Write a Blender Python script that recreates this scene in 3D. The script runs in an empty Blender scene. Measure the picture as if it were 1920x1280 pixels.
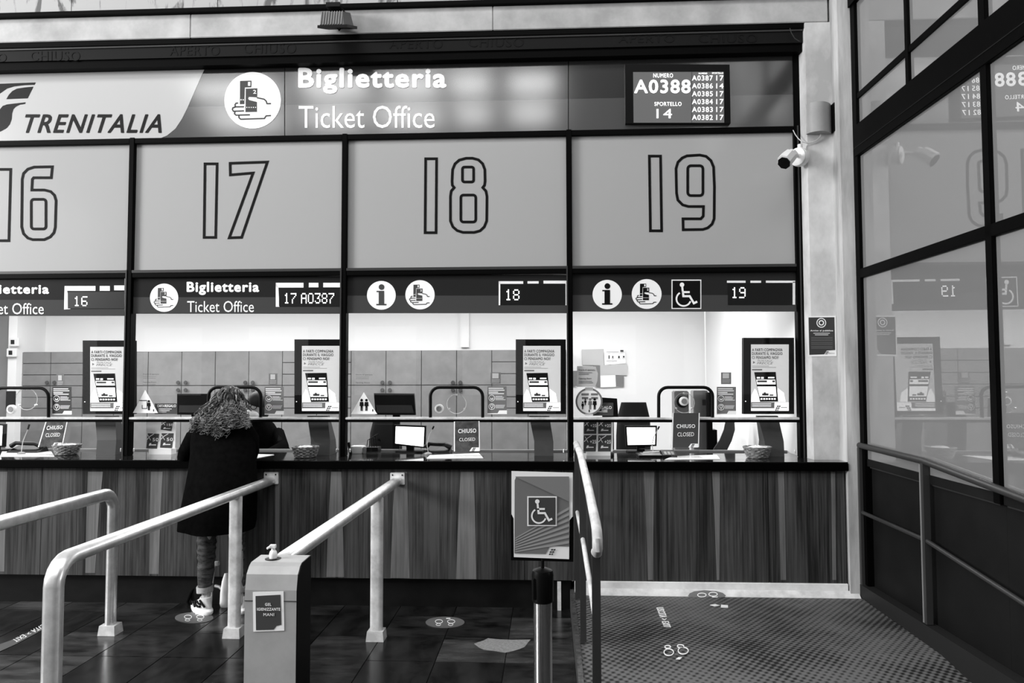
import bpy, bmesh, math, random
from mathutils import Vector, Matrix, geometry
random.seed(7)
PI = math.pi
SC = bpy.context.scene
COL = SC.collection

# ------------------------------------------------------------------ camera
F = 1395.0
YAW, PIT, ROL = math.radians(2.82), math.radians(2.66), math.radians(-0.143)
CAM = Vector((0.0, -5.6, 1.65))
FF = Vector((-math.sin(YAW) * math.cos(PIT), math.cos(YAW) * math.cos(PIT), math.sin(PIT)))
_r0 = Vector((math.cos(YAW), math.sin(YAW), 0))
_u0 = _r0.cross(FF)
RR = _r0 * math.cos(ROL) + _u0 * math.sin(ROL)
UU = -_r0 * math.sin(ROL) + _u0 * math.cos(ROL)
cd = bpy.data.cameras.new('camera')
cd.sensor_width = 36.0
cd.lens = F / 1920 * 36
cd.clip_start = 0.05
cam = bpy.data.objects.new('camera', cd)
m = Matrix((RR, UU, -FF)).transposed().to_4x4()
m.translation = CAM
cam.matrix_world = m
COL.objects.link(cam)
SC.camera = cam

# ------------------------------------------------------------------ world, lights, exposure
SC.view_settings.view_transform = 'Standard'
SC.view_settings.look = 'None'
SC.view_settings.gamma = 1
SC.view_settings.use_curve_mapping = False
SC.view_settings.exposure = 0.45
W = bpy.data.worlds.new('world')
SC.world = W
W.use_nodes = True
W.node_tree.nodes['Background'].inputs[0].default_value = (0.9, 0.9, 0.9, 1)
W.node_tree.nodes['Background'].inputs[1].default_value = 0.8


def area_light(name, loc, target, sx, sy, power):
    ld = bpy.data.lights.new(name, 'AREA')
    ld.shape = 'RECTANGLE'
    ld.size, ld.size_y = sx, sy
    ld.energy = power
    o = bpy.data.objects.new(name, ld)
    o.location = loc
    if abs(loc[0] - target[0]) + abs(loc[1] - target[1]) > 1e-3:
        o.rotation_euler = (Vector(target) - Vector(loc)).to_track_quat('-Z', 'Y').to_euler()
    COL.objects.link(o)
    return o


area_light('hall_daylight', (-11.6, -5.6, 4.9), (1.0, 0, 1.2), 3.4, 3.0, 1050)
# roof glazing: rows of skylights (y, width, panes, strength)
SKY_ROWS = [(-4.3, 2.2, [(-8.0, 3.0)], 12), (-7.6, 0.28, [(-4.6, -3.0), (-2.6, -0.9)], 16),
            (-8.85, 0.62, [(-7.2, -5.4), (-4.9, -3.6), (-3.2, -2.2), (-1.9, -1.15), (-0.75, 0.15)], 24),
            (-10.6, 0.75, [(-7.6, -6.0), (-5.4, -4.2), (-3.8, -2.4), (-2.0, -1.3), (-0.8, 0.1)], 20)]
for (yy, w_, segs, k_) in SKY_ROWS:
    for (xa, xb) in segs:
        area_light('skylight_daylight', ((xa + xb) / 2, yy, 7.42), ((xa + xb) / 2, yy, 0), xb - xa, w_, k_ * (xb - xa) * w_)
for xx in (-5.4, -3.4, -1.5, 0.55):
    area_light('office_ceiling_lamp', (xx, 1.7, 2.72), (xx, 1.7, 0), 1.5, 1.2, 46)

# ------------------------------------------------------------------ helpers


def P(px, py, X=None, Y=None, Z=None, N=None):
    d = RR * (px - 960) - UU * (py - 640) + FF * F
    if N is not None:
        return CAM + d * ((Vector(N[0]) - CAM).dot(Vector(N[1])) / d.dot(Vector(N[1])))
    if Y is not None:
        t = (Y - CAM.y) / d.y
    elif Z is not None:
        t = (Z - CAM.z) / d.z
    else:
        t = (X - CAM.x) / d.x
    return CAM + d * t


def lin(v):
    return v / 12.92 if v <= 0.04045 else ((v + 0.055) / 1.055) ** 2.4


def col(v):
    a = lin(v)
    return (a, a, a, 1)


_mats = {}


def mat(name, v, rough=0.55, metal=0.0, spec=0.5, tex=None, v2=None, scale=1.0, bump=0.0, stretch=(1, 1, 1), emis=0.0, coat=0.0):
    if name in _mats:
        return _mats[name]
    M_ = bpy.data.materials.new(name)
    M_.use_nodes = True
    nt = M_.node_tree
    b = nt.nodes['Principled BSDF']
    b.inputs['Base Color'].default_value = col(v)
    b.inputs['Roughness'].default_value = rough
    b.inputs['Metallic'].default_value = metal
    b.inputs['Specular IOR Level'].default_value = spec
    b.inputs['Coat Weight'].default_value = coat
    b.inputs['Coat Roughness'].default_value = 0.08
    if emis:
        b.inputs['Emission Color'].default_value = col(v)
        b.inputs['Emission Strength'].default_value = emis
    if tex:
        geo = nt.nodes.new('ShaderNodeNewGeometry')
        mp = nt.nodes.new('ShaderNodeMapping')
        mp.inputs['Scale'].default_value = tuple(s * scale for s in stretch)
        nt.links.new(geo.outputs['Position'], mp.inputs['Vector'])
        n1 = nt.nodes.new('ShaderNodeTexNoise')
        n1.inputs['Scale'].default_value = 1.0
        n1.inputs['Detail'].default_value = 8
        n1.inputs['Roughness'].default_value = 0.62
        nt.links.new(mp.outputs[0], n1.inputs['Vector'])
        fac = n1.outputs[0]
        if tex == 'marble':
            n1.inputs['Distortion'].default_value = 1.6
        if tex == 'wood':
            n1.inputs['Distortion'].default_value = 0.7
            mp2 = nt.nodes.new('ShaderNodeMapping')
            mp2.inputs['Scale'].default_value = (95, 20, 1.6)
            nt.links.new(geo.outputs['Position'], mp2.inputs['Vector'])
            n2 = nt.nodes.new('ShaderNodeTexNoise')
            n2.inputs['Scale'].default_value = 1.0
            n2.inputs['Detail'].default_value = 4
            nt.links.new(mp2.outputs[0], n2.inputs['Vector'])
            mx = nt.nodes.new('ShaderNodeMath')
            mx.operation = 'MULTIPLY_ADD'
            nt.links.new(n2.outputs[0], mx.inputs[0])
            mx.inputs[1].default_value = 0.55
            sc_ = nt.nodes.new('ShaderNodeMath')
            sc_.operation = 'MULTIPLY_ADD'
            nt.links.new(n1.outputs[0], sc_.inputs[0])
            sc_.inputs[1].default_value = 0.9
            sc_.inputs[2].default_value = -0.225
            nt.links.new(sc_.outputs[0], mx.inputs[2])
            fac = mx.outputs[0]
        if tex == 'studs':
            rot = nt.nodes.new('ShaderNodeMapping')
            rot.inputs['Rotation'].default_value = (0, 0, math.radians(38))
            nt.links.new(geo.outputs['Position'], rot.inputs['Vector'])
            sep = nt.nodes.new('ShaderNodeSeparateXYZ')
            nt.links.new(rot.outputs[0], sep.inputs[0])
            outs = []
            for ax in (0, 1):
                mu = nt.nodes.new('ShaderNodeMath')
                mu.operation = 'MULTIPLY'
                mu.inputs[1].default_value = 2 * PI / 0.034
                nt.links.new(sep.outputs[ax], mu.inputs[0])
                sn = nt.nodes.new('ShaderNodeMath')
                sn.operation = 'SINE'
                nt.links.new(mu.outputs[0], sn.inputs[0])
                outs.append(sn)
            pr = nt.nodes.new('ShaderNodeMath')
            pr.operation = 'ADD'
            nt.links.new(outs[0].outputs[0], pr.inputs[0])
            nt.links.new(outs[1].outputs[0], pr.inputs[1])
            ma = nt.nodes.new('ShaderNodeMath')
            ma.operation = 'MULTIPLY_ADD'
            ma.inputs[1].default_value = 0.11
            nt.links.new(pr.outputs[0], ma.inputs[0])
            nt.links.new(n1.outputs[0], ma.inputs[2])
            fac = ma.outputs[0]
        cr = nt.nodes.new('ShaderNodeValToRGB')
        cr.color_ramp.elements[0].position = 0.36
        cr.color_ramp.elements[1].position = 0.64
        cr.color_ramp.elements[0].color = col(v2 if v2 is not None else v * 0.8)
        cr.color_ramp.elements[1].color = col(v)
        if tex == 'marble':
            cr.color_ramp.elements[0].position = 0.40
            cr.color_ramp.elements[1].position = 0.47
        nt.links.new(fac, cr.inputs[0])
        nt.links.new(cr.outputs[0], b.inputs['Base Color'])
        if bump:
            bp = nt.nodes.new('ShaderNodeBump')
            bp.inputs['Strength'].default_value = 0.6
            bp.inputs['Distance'].default_value = bump
            nt.links.new(fac, bp.inputs['Height'])
            nt.links.new(bp.outputs[0], b.inputs['Normal'])
    _mats[name] = M_
    return M_


def glass_mat(name, refl=0.09, tint=1.0, ior_f=1.45, rough=0.0, cap=0.9):
    M_ = bpy.data.materials.new(name)
    M_.use_nodes = True
    nt = M_.node_tree
    nt.nodes.clear()
    out = nt.nodes.new('ShaderNodeOutputMaterial')
    tr = nt.nodes.new('ShaderNodeBsdfTransparent')
    tr.inputs[0].default_value = (tint, tint, tint, 1)
    gl = nt.nodes.new('ShaderNodeBsdfGlossy')
    gl.inputs['Roughness'].default_value = rough
    ge = nt.nodes.new('ShaderNodeNewGeometry')
    dt = nt.nodes.new('ShaderNodeVectorMath')
    dt.operation = 'DOT_PRODUCT'
    nt.links.new(ge.outputs['Normal'], dt.inputs[0])
    nt.links.new(ge.outputs['Incoming'], dt.inputs[1])
    ab = nt.nodes.new('ShaderNodeMath')
    ab.operation = 'ABSOLUTE'
    nt.links.new(dt.outputs['Value'], ab.inputs[0])
    on = nt.nodes.new('ShaderNodeMath')
    on.operation = 'SUBTRACT'
    on.inputs[0].default_value = 1.0
    nt.links.new(ab.outputs[0], on.inputs[1])
    pw = nt.nodes.new('ShaderNodeMath')
    pw.operation = 'POWER'
    pw.inputs[1].default_value = 5.0
    nt.links.new(on.outputs[0], pw.inputs[0])
    ad = nt.nodes.new('ShaderNodeMath')
    ad.operation = 'MULTIPLY_ADD'
    ad.use_clamp = True
    ad.inputs[1].default_value = 0.6
    ad.inputs[2].default_value = refl
    nt.links.new(pw.outputs[0], ad.inputs[0])
    mx = nt.nodes.new('ShaderNodeMixShader')
    nt.links.new(ad.outputs[0], mx.inputs[0])
    nt.links.new(tr.outputs[0], mx.inputs[1])
    nt.links.new(gl.outputs[0], mx.inputs[2])
    nt.links.new(mx.outputs[0], out.inputs[0])
    return M_


def filmed_glass(name, v, refl, rough=0.01, film_rough=0.9):
    """glass with an opaque grey film behind it: diffuse grey under a mirror-like surface"""
    M_ = bpy.data.materials.new(name)
    M_.use_nodes = True
    nt = M_.node_tree
    nt.nodes.clear()
    out = nt.nodes.new('ShaderNodeOutputMaterial')
    di = nt.nodes.new('ShaderNodeBsdfDiffuse')
    di.inputs[0].default_value = col(v)
    gl = nt.nodes.new('ShaderNodeBsdfGlossy')
    gl.inputs['Roughness'].default_value = rough
    mx = nt.nodes.new('ShaderNodeMixShader')
    mx.inputs[0].default_value = refl
    nt.links.new(di.outputs[0], mx.inputs[1])
    nt.links.new(gl.outputs[0], mx.inputs[2])
    nt.links.new(mx.outputs[0], out.inputs[0])
    return M_


class MB:
    def __init__(s):
        s.v, s.f = [], []

    def add(s, vs, fs):
        n = len(s.v)
        s.v += [Vector(p) for p in vs]
        s.f += [tuple(i + n for i in f) for f in fs]
        return s

    def box(s, x0, x1, y0, y1, z0, z1, bev=0.0):
        if bev > 0:
            c = Vector(((x0 + x1) / 2, (y0 + y1) / 2, (z0 + z1) / 2))
            bm = bmesh.new()
            bmesh.ops.create_cube(bm, size=1)
            for vv in bm.verts:
                vv.co = Vector((vv.co.x * (x1 - x0), vv.co.y * (y1 - y0), vv.co.z * (z1 - z0)))
            bmesh.ops.bevel(bm, geom=bm.edges[:], offset=bev, segments=2, affect='EDGES')
            bm.verts.index_update()
            s.add([vv.co + c for vv in bm.verts], [[q.index for q in f.verts] for f in bm.faces])
            bm.free()
            return s
        vs = [(x, y, z) for x in (x0, x1) for y in (y0, y1) for z in (z0, z1)]
        return s.add(vs, [(0, 1, 3, 2), (4, 6, 7, 5), (0, 4, 5, 1), (2, 3, 7, 6), (0, 2, 6, 4), (1, 5, 7, 3)])

    def prism(s, pts, dv):
        """closed outline of 3-D points pushed along dv"""
        n = len(pts)
        a = [Vector(p) for p in pts]
        b = [p + Vector(dv) for p in a]
        tris = geometry.tessellate_polygon([a])
        fs = [tuple(t) for t in tris] + [tuple(i + n for i in reversed(t)) for t in tris]
        fs += [(i, (i + 1) % n, (i + 1) % n + n, i + n) for i in range(n)]
        return s.add(a + b, fs)

    def tube(s, path, r, n=10, cap=True, prof=None):
        """sweep along a path; r is a radius or a list of them; prof = list of (u, v) offsets instead"""
        path = [Vector(p) for p in path]
        m_ = len(path)
        base = len(s.v)
        t0 = (path[1] - path[0]).normalized()
        up = Vector((0, 0, 1)) if abs(t0.z) < 0.95 else Vector((1, 0, 0))
        side = t0.cross(up).normalized()
        k = len(prof) if prof else n
        for i in range(m_):
            if i == 0:
                t = path[1] - path[0]
            elif i == m_ - 1:
                t = path[-1] - path[-2]
            else:
                t = (path[i + 1] - path[i]).normalized() + (path[i] - path[i - 1]).normalized()
            if t.length < 1e-9:
                t = t0
            t = t.normalized()
            side = (side - t * side.dot(t))
            side = side.normalized() if side.length > 1e-6 else t.orthogonal().normalized()
            nn = side.cross(t)
            rr = r[i] if isinstance(r, (list, tuple)) else r
            for j in range(k):
                if prof:
                    u, v_ = prof[j]
                    s.v.append(path[i] + side * u * (rr or 1) + nn * v_ * (rr or 1))
                else:
                    a = 2 * PI * j / n
                    s.v.append(path[i] + side * math.cos(a) * rr + nn * math.sin(a) * rr)
        for i in range(m_ - 1):
            for j in range(k):
                a = base + i * k + j
                b = base + i * k + (j + 1) % k
                s.f.append((a, b, b + k, a + k))
        if cap:
            s.f.append(tuple(base + j for j in reversed(range(k))))
            s.f.append(tuple(base + (m_ - 1) * k + j for j in range(k)))
        return s

    def lathe(s, c, prof, n=20, axis='Z'):
        """prof: (radius, height) pairs"""
        base = len(s.v)
        c = Vector(c)
        for (r, h) in prof:
            for j in range(n):
                a = 2 * PI * j / n
                if axis == 'Z':
                    s.v.append(c + Vector((r * math.cos(a), r * math.sin(a), h)))
                else:
                    s.v.append(c + Vector((r * math.cos(a), h, r * math.sin(a))))
        for i in range(len(prof) - 1):
            for j in range(n):
                a = base + i * n + j
                b = base + i * n + (j + 1) % n
                s.f.append((a, b, b + n, a + n))
        s.f.append(tuple(base + j for j in range(n)))
        s.f.append(tuple(base + (len(prof) - 1) * n + j for j in range(n)))
        return s

    def loft(s, rings, cap=True):
        base = len(s.v)
        k = len(rings[0])
        for r in rings:
            s.v += [Vector(p) for p in r]
        for i in range(len(rings) - 1):
            for j in range(k):
                a = base + i * k + j
                b = base + i * k + (j + 1) % k
                s.f.append((a, b, b + k, a + k))
        if cap:
            s.f.append(tuple(base + j for j in range(k)))
            s.f.append(tuple(base + (len(rings) - 1) * k + j for j in range(k)))
        return s

    def ball(s, c, rx, ry=None, rz=None, nu=16, nv=10):
        ry = ry or rx
        rz = rz or rx
        c = Vector(c)
        base = len(s.v)
        for i in range(nv + 1):
            t = PI * i / nv
            for j in range(nu):
                a = 2 * PI * j / nu
                s.v.append(c + Vector((rx * math.sin(t) * math.cos(a), ry * math.sin(t) * math.sin(a), rz * math.cos(t))))
        for i in range(nv):
            for j in range(nu):
                a = base + i * nu + j
                b = base + i * nu + (j + 1) % nu
                s.f.append((a, b, b + nu, a + nu))
        return s


def meta(o, label=None, cat=None, group=None, kind=None):
    if label:
        o['label'] = label
    if cat:
        o['category'] = cat
    if group:
        o['group'] = group
    if kind:
        o['kind'] = kind
    return o


def thing(name, label, cat, loc, group=None):
    o = bpy.data.objects.new(name, None)
    o.empty_display_size = 0.05
    o.location = loc
    COL.objects.link(o)
    o['_o'] = [loc[0], loc[1], loc[2]]
    return meta(o, label, cat, group)


def structure(name, loc=(0, 0, 0)):
    o = bpy.data.objects.new(name, None)
    o.empty_display_size = 0.05
    o.location = loc
    COL.objects.link(o)
    o['_o'] = list(loc)
    return meta(o, kind='structure')


def origin(o):
    return Vector(o['_o'])


def part(name, mb, material, parent=None, label=None, smooth=False, kind=None, loc=None):
    """link MB as ONE mesh; coordinates are world ones, kept by subtracting the root's place"""
    if parent is not None:
        off = origin(parent)
    else:
        if loc is None:
            xs = [p.x for p in mb.v]
            ys = [p.y for p in mb.v]
            zs = [p.z for p in mb.v]
            loc = ((min(xs) + max(xs)) / 2, (min(ys) + max(ys)) / 2, min(zs))
        off = Vector(loc)
    me = bpy.data.meshes.new(name)
    me.from_pydata([p - off for p in mb.v], [], mb.f)
    me.validate()
    bm = bmesh.new()
    bm.from_mesh(me)
    bmesh.ops.recalc_face_normals(bm, faces=bm.faces[:])
    bm.to_mesh(me)
    bm.free()
    if smooth:
        me.polygons.foreach_set('use_smooth', [True] * len(me.polygons))
        try:
            me.set_sharp_from_angle(angle=math.radians(40))
        except Exception:
            pass
    me.materials.append(material)
    o = bpy.data.objects.new(name, me)
    COL.objects.link(o)
    o['_o'] = list(off)
    if parent is not None:
        o.parent = parent
    else:
        o.location = off
    if label:
        o['label'] = label
    if kind:
        o['kind'] = kind
    return o


def single(name, mb, material, label, cat, group=None, smooth=False):
    o = part(name, mb, material, smooth=smooth)
    return meta(o, label, cat, group)


# --- flat print: shapes given in photograph pixels, laid on a real plane of the scene
_glyph = {}


def glyphs(s, bold=0.0, shear=0.0):
    key = (s, bold > 0, shear)
    if key in _glyph:
        return _glyph[key]
    cu = bpy.data.curves.new('lettering', 'FONT')
    cu.body = s
    cu.shear = shear
    cu.resolution_u = 3
    cu.space_character = 1.12 if bold > 0 else 1.0
    o = bpy.data.objects.new('lettering', cu)
    COL.objects.link(o)
    bpy.context.view_layer.update()
    dg = bpy.context.evaluated_depsgraph_get()
    me = bpy.data.meshes.new_from_object(o.evaluated_get(dg))
    vs = [(p.co.x, p.co.y) for p in me.vertices]
    fs = [tuple(p.vertices) for p in me.polygons]
    bpy.data.objects.remove(o)
    bpy.data.curves.remove(cu)
    bpy.data.meshes.remove(me)
    x0, x1 = min(p[0] for p in vs), max(p[0] for p in vs)
    y0, y1 = min(p[1] for p in vs), max(p[1] for p in vs)
    vs = [((p[0] - x0) / (x1 - x0), (p[1] - y0) / (y1 - y0)) for p in vs]
    _glyph[key] = (vs, fs)
    return _glyph[key]


class PR:
    def __init__(s, X=None, Y=None, Z=None, xf=None, N=None):
        s.k = dict(X=X, Y=Y, Z=Z, N=N)
        s.mb = MB()
        s.xf = xf or (lambda x, y: (x, y))
        s.off = Vector((0, 0, 0))

    def pt(s, x, y):
        x, y = s.xf(x, y)
        return P(x, y, **s.k)

    def poly(s, pts):
        a = [Vector((p[0], p[1], 0)) for p in pts]
        s.mb.add([s.pt(*p) for p in pts], [tuple(t) for t in geometry.tessellate_polygon([a])])
        return s

    def rect(s, x0, y0, x1, y1):
        s.mb.add([s.pt(x0, y0), s.pt(x1, y0), s.pt(x1, y1), s.pt(x0, y1)], [(0, 1, 2, 3)])
        return s

    def rects(s, *rs):
        for r in rs:
            s.rect(*r)
        return s

    def disc(s, cx, cy, r, ry=None, n=36):
        ry = ry or r
        pts = [(cx + r * math.cos(2 * PI * i / n), cy + ry * math.sin(2 * PI * i / n)) for i in range(n)]
        s.mb.add([s.pt(*p) for p in pts], [tuple(range(n))])
        return s

    def stroke(s, pts, w, closed=False):
        n = len(pts)
        L, R_ = [], []
        for i in range(n):
            p = Vector(pts[i])
            a = Vector(pts[i - 1]) if (i > 0 or closed) else None
            b = Vector(pts[(i + 1) % n]) if (i < n - 1 or closed) else None
            d1 = (p - a).normalized() if a is not None else None
            d2 = (b - p).normalized() if b is not None else None
            if d1 is None:
                d1 = d2
            if d2 is None:
                d2 = d1
            n1 = Vector((-d1.y, d1.x))
            n2 = Vector((-d2.y, d2.x))
            mm = n1 + n2
            mm = mm.normalized() if mm.length > 1e-6 else n1
            k = w / 2 / max(0.35, mm.dot(n1))
            L.append(p + mm * k)
            R_.append(p - mm * k)
        vs = [s.pt(*p) for p in L] + [s.pt(*p) for p in R_]
        fs = [(i, (i + 1) % n, (i + 1) % n + n, i + n) for i in range(n if closed else n - 1)]
        s.mb.add(vs, fs)
        return s

    def ring(s, cx, cy, r, w, ry=None, a0=0, a1=360, n=36):
        ry = ry or r
        full = abs(a1 - a0) >= 360
        k = n if full else n + 1
        pts = [(cx + r * math.cos(math.radians(a0 + (a1 - a0) * i / n)), cy + ry * math.sin(math.radians(a0 + (a1 - a0) * i / n))) for i in range(k)]
        return s.stroke(pts, w, full)

    def text(s, t, box, bold=0.0, shear=0.0):
        x0, y0, x1, y1 = box
        return s.textq(t, [(x0, y1), (x1, y1), (x1, y0), (x0, y0)], bold, shear)

    def textq(s, t, q, bold=0.0, shear=0.0):
        """q: four pixel corners: start-bottom, end-bottom, end-top, start-top of the words"""
        vs, fs = glyphs(t, bold, shear)
        q = [Vector(p) for p in q]
        h = (q[3] - q[0]).length
        w = (q[1] - q[0]).length
        r = bold * 1.0
        offs = [(0, 0)] if bold <= 0 else [(r * math.cos(2 * PI * k / 8), r * math.sin(2 * PI * k / 8)) for k in range(8)]
        nrm = Vector((-1, 0, 0)) if s.k['X'] is not None else Vector((0, -1, 0)) if s.k['Y'] is not None else Vector((0, 0, 1))
        for kk, (ox, oy) in enumerate(offs):
            pts = []
            for u, v in vs:
                uu = (u * (1 - 2 * r * h / w) + r * h / w) + ox * h / w
                vv = (v * (1 - 2 * r) + r) + oy
                p = (q[0] * (1 - uu) + q[1] * uu) * (1 - vv) + (q[3] * (1 - uu) + q[2] * uu) * vv
                pts.append(s.pt(p.x, p.y) + nrm * 0.00012 * kk)
            s.mb.add(pts, fs)
        return s

    def put(s, name, material, parent=None, label=None, depth=0.0):
        """depth > 0 gives the print a real thickness behind its face (along the plane's normal)"""
        mb = s.mb
        if depth:
            ax = Vector((1, 0, 0)) if s.k['X'] is not None else Vector((0, 1, 0)) if s.k['Y'] is not None else Vector((0, 0, -1))
            n = len(mb.v)
            vs = mb.v + [p + ax * depth for p in mb.v]
            edges = {}
            for f in mb.f:
                for i in range(len(f)):
                    e = (f[i], f[(i + 1) % len(f)])
                    edges[tuple(sorted(e))] = edges.get(tuple(sorted(e)), 0) + 1
            fs = list(mb.f) + [tuple(i + n for i in f) for f in mb.f]
            fs += [(a, b, b + n, a + n) for (a, b), c in edges.items() if c == 1]
            mb = MB().add(vs, fs)
        return part(name, mb, material, parent, label)


def rc(x0, y0, x1, y1, r, n=5):
    """rounded rectangle outline in pixels"""
    pts = []
    for cx, cy, a in ((x1 - r, y0 + r, -90), (x1 - r, y1 - r, 0), (x0 + r, y1 - r, 90), (x0 + r, y0 + r, 180)):
        for i in range(n + 1):
            t = math.radians(a + 90 * i / n)
            pts.append((cx + r * math.cos(t), cy + r * math.sin(t)))
    return pts


# ------------------------------------------------------------------ materials
m_black = mat('black_painted_steel', 0.02, 0.5, spec=0.04)
m_black2 = mat('black_steel_bars', 0.03, 0.45, spec=0.12)
m_white = mat('white_print', 0.97, 0.5)
m_ink = mat('black_print', 0.05, 0.6, spec=0.1)
m_dark = mat('dark_grey_print', 0.27, 0.5, spec=0.2)
m_mid = mat('mid_grey_print', 0.45, 0.5, spec=0.3)
m_pale = mat('pale_grey_print', 0.75, 0.5, spec=0.3)
m_concrete = mat('pale_concrete', 0.86, 0.85, spec=0.2, tex='noise', v2=0.68, scale=2.6, bump=0.003, stretch=(1, 1, 0.7))
m_concrete2 = mat('weathered_concrete', 0.8, 0.85, spec=0.2, tex='noise', v2=0.58, scale=4.0, bump=0.003, stretch=(1.6, 1.6, 0.25))
m_ledge = mat('whitewashed_kerb', 0.98, 0.85, spec=0.2, tex='noise', v2=0.90, scale=9, bump=0.003)
m_marble = mat('veined_marble', 0.64, 0.4, tex='marble', v2=0.30, scale=3.0, stretch=(1.4, 1, 0.5))
m_slate = mat('dark_slate', 0.20, 0.2, spec=0.3, tex='noise', v2=0.04, scale=3.2, bump=0.0012, stretch=(1, 2.2, 1))
m_slate2 = mat('darker_slate', 0.14, 0.2, spec=0.3, tex='noise', v2=0.03, scale=3.7, bump=0.0012, stretch=(2.2, 1, 1))
m_slate3 = mat('streaked_slate', 0.29, 0.24, spec=0.3, tex='noise', v2=0.05, scale=2.6, bump=0.0012, stretch=(1, 3.4, 1))
m_wood = mat('dark_wood_veneer', 0.31, 0.42, spec=0.15, tex='wood', v2=0.13, scale=1.0, stretch=(5, 3, 0.45))
m_sap = mat('pale_sapwood_inlay', 0.46, 0.4, spec=0.22, tex='wood', v2=0.36, scale=1.0, stretch=(9, 3, 0.7))
m_top = mat('polished_black_counter', 0.10, 0.07, spec=0.8)
m_nose = mat('black_counter_edge', 0.01, 0.5, spec=0.03)
m_kick = mat('black_kick_plate', 0.09, 0.4, spec=0.2, tex='noise', v2=0.04, scale=4)
m_steel = mat('brushed_steel', 0.97, 0.34, metal=0.75, tex='noise', v2=0.86, scale=12)
m_steelp = mat('worn_grey_paint', 0.88, 0.42, spec=0.4, tex='noise', v2=0.70, scale=9, bump=0.0006)
m_chrome = mat('chrome', 0.95, 0.16, metal=1.0)
m_plastic = mat('black_plastic', 0.03, 0.4, spec=0.12)
m_wplastic = mat('white_plastic', 0.9, 0.4)
m_gplastic = mat('grey_plastic', 0.5, 0.45)
m_cab = mat('grey_laminate', 0.49, 0.5, tex='noise', v2=0.44, scale=5)
m_gap = mat('cabinet_carcass', 0.22, 0.8)
m_wall = mat('white_plaster', 0.93, 0.9)
m_walle = mat('grey_door_paint', 0.5, 0.7)
m_studs = mat('studded_rubber_mat', 0.42, 0.6, spec=0.2, tex='studs', v2=0.12, scale=1.5, bump=0.004)
m_rpanel = mat('dark_steel_sheet', 0.10, 0.55, spec=0.1, tex='noise', v2=0.07, scale=2)
m_rail = mat('dark_grey_rail_paint', 0.20, 0.4, spec=0.3)
m_cream = mat('pale_box_paint', 0.78, 0.5, tex='noise', v2=0.7, scale=5)
m_cream2 = mat('grey_box_paint', 0.6, 0.5, tex='noise', v2=0.55, scale=5)
m_film = filmed_glass('frosted_film_glass', 0.66, 0.06, 0.12)
m_band1 = filmed_glass('dark_sign_film', 0.15, 0.015, 0.2)
m_band2 = filmed_glass('grey_sign_film', 0.26, 0.015, 0.2)
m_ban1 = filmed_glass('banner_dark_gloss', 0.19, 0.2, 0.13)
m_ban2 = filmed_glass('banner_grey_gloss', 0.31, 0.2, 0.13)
m_banw = filmed_glass('banner_white_gloss', 0.74, 0.12, 0.13)
m_rglass = filmed_glass('backed_wall_glass', 0.53, 0.32, 0.006)
m_clear = glass_mat('clear_glass', 0.02)
m_screen_on = mat('lit_white_screen', 1.0, 0.5, emis=1.3)
m_led = mat('lit_led_dots', 0.98, 0.5, emis=0.8)
m_dscreen = mat('lit_grey_screen', 0.36, 0.4, spec=0.2, emis=0.3)
m_posterlit = mat('backlit_poster', 0.72, 0.4, emis=0.45)
m_posterhi = mat('backlit_poster_white', 0.98, 0.4, emis=0.5)
m_acr = glass_mat('clear_acrylic', 0.05, 0.97)
m_skin = mat('skin', 0.72, 0.6)
m_coat = mat('black_wool_coat', 0.05, 0.95, spec=0.02, tex='noise', v2=0.03, scale=30, bump=0.002)
m_jeans = mat('faded_denim', 0.38, 0.9, spec=0.05, tex='noise', v2=0.20, scale=14, bump=0.006, stretch=(1, 1, 3))
m_hair = mat('brown_curls', 0.46, 0.45, spec=0.6, tex='noise', v2=0.12, scale=16)
m_hair2 = mat('dark_hair', 0.09, 0.6)
m_wicker = mat('wicker', 0.62, 0.7, tex='noise', v2=0.3, scale=60)
m_paper = mat('white_paper', 0.95, 0.8)
m_greyfab = mat('black_cloth', 0.12, 0.9)

# ------------------------------------------------------------------ measured layout
ZC = P(900, 864, Y=-0.30).z                 # counter top
Z_WOOD = P(900, 1086, Y=-0.27).z            # lower edge of the wood front
Z_PLAT = 0.125
Z_BAR = P(900, 785, Y=0).z
Z_T2a, Z_T2b = P(900, 501, Y=0).z, P(900, 515, Y=0).z       # transom under the number panels
Z_T1a, Z_T1b = P(900, 249, Y=0).z, P(900, 259, Y=0).z       # transom under the banner
Z_BT = P(960, 106, Y=-0.02).z + 0.10        # banner top, tucked under the beam
Z_BM = P(900, 786, Y=0).z
XM = [P(244, 600, Y=0).x, P(645.5, 600, Y=0).x, P(1068.5, 600, Y=0).x]
XR = P(1501, 600, Y=0).x
XL = -7.2
XW = 2.20                                    # plane of the glazed side wall


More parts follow.
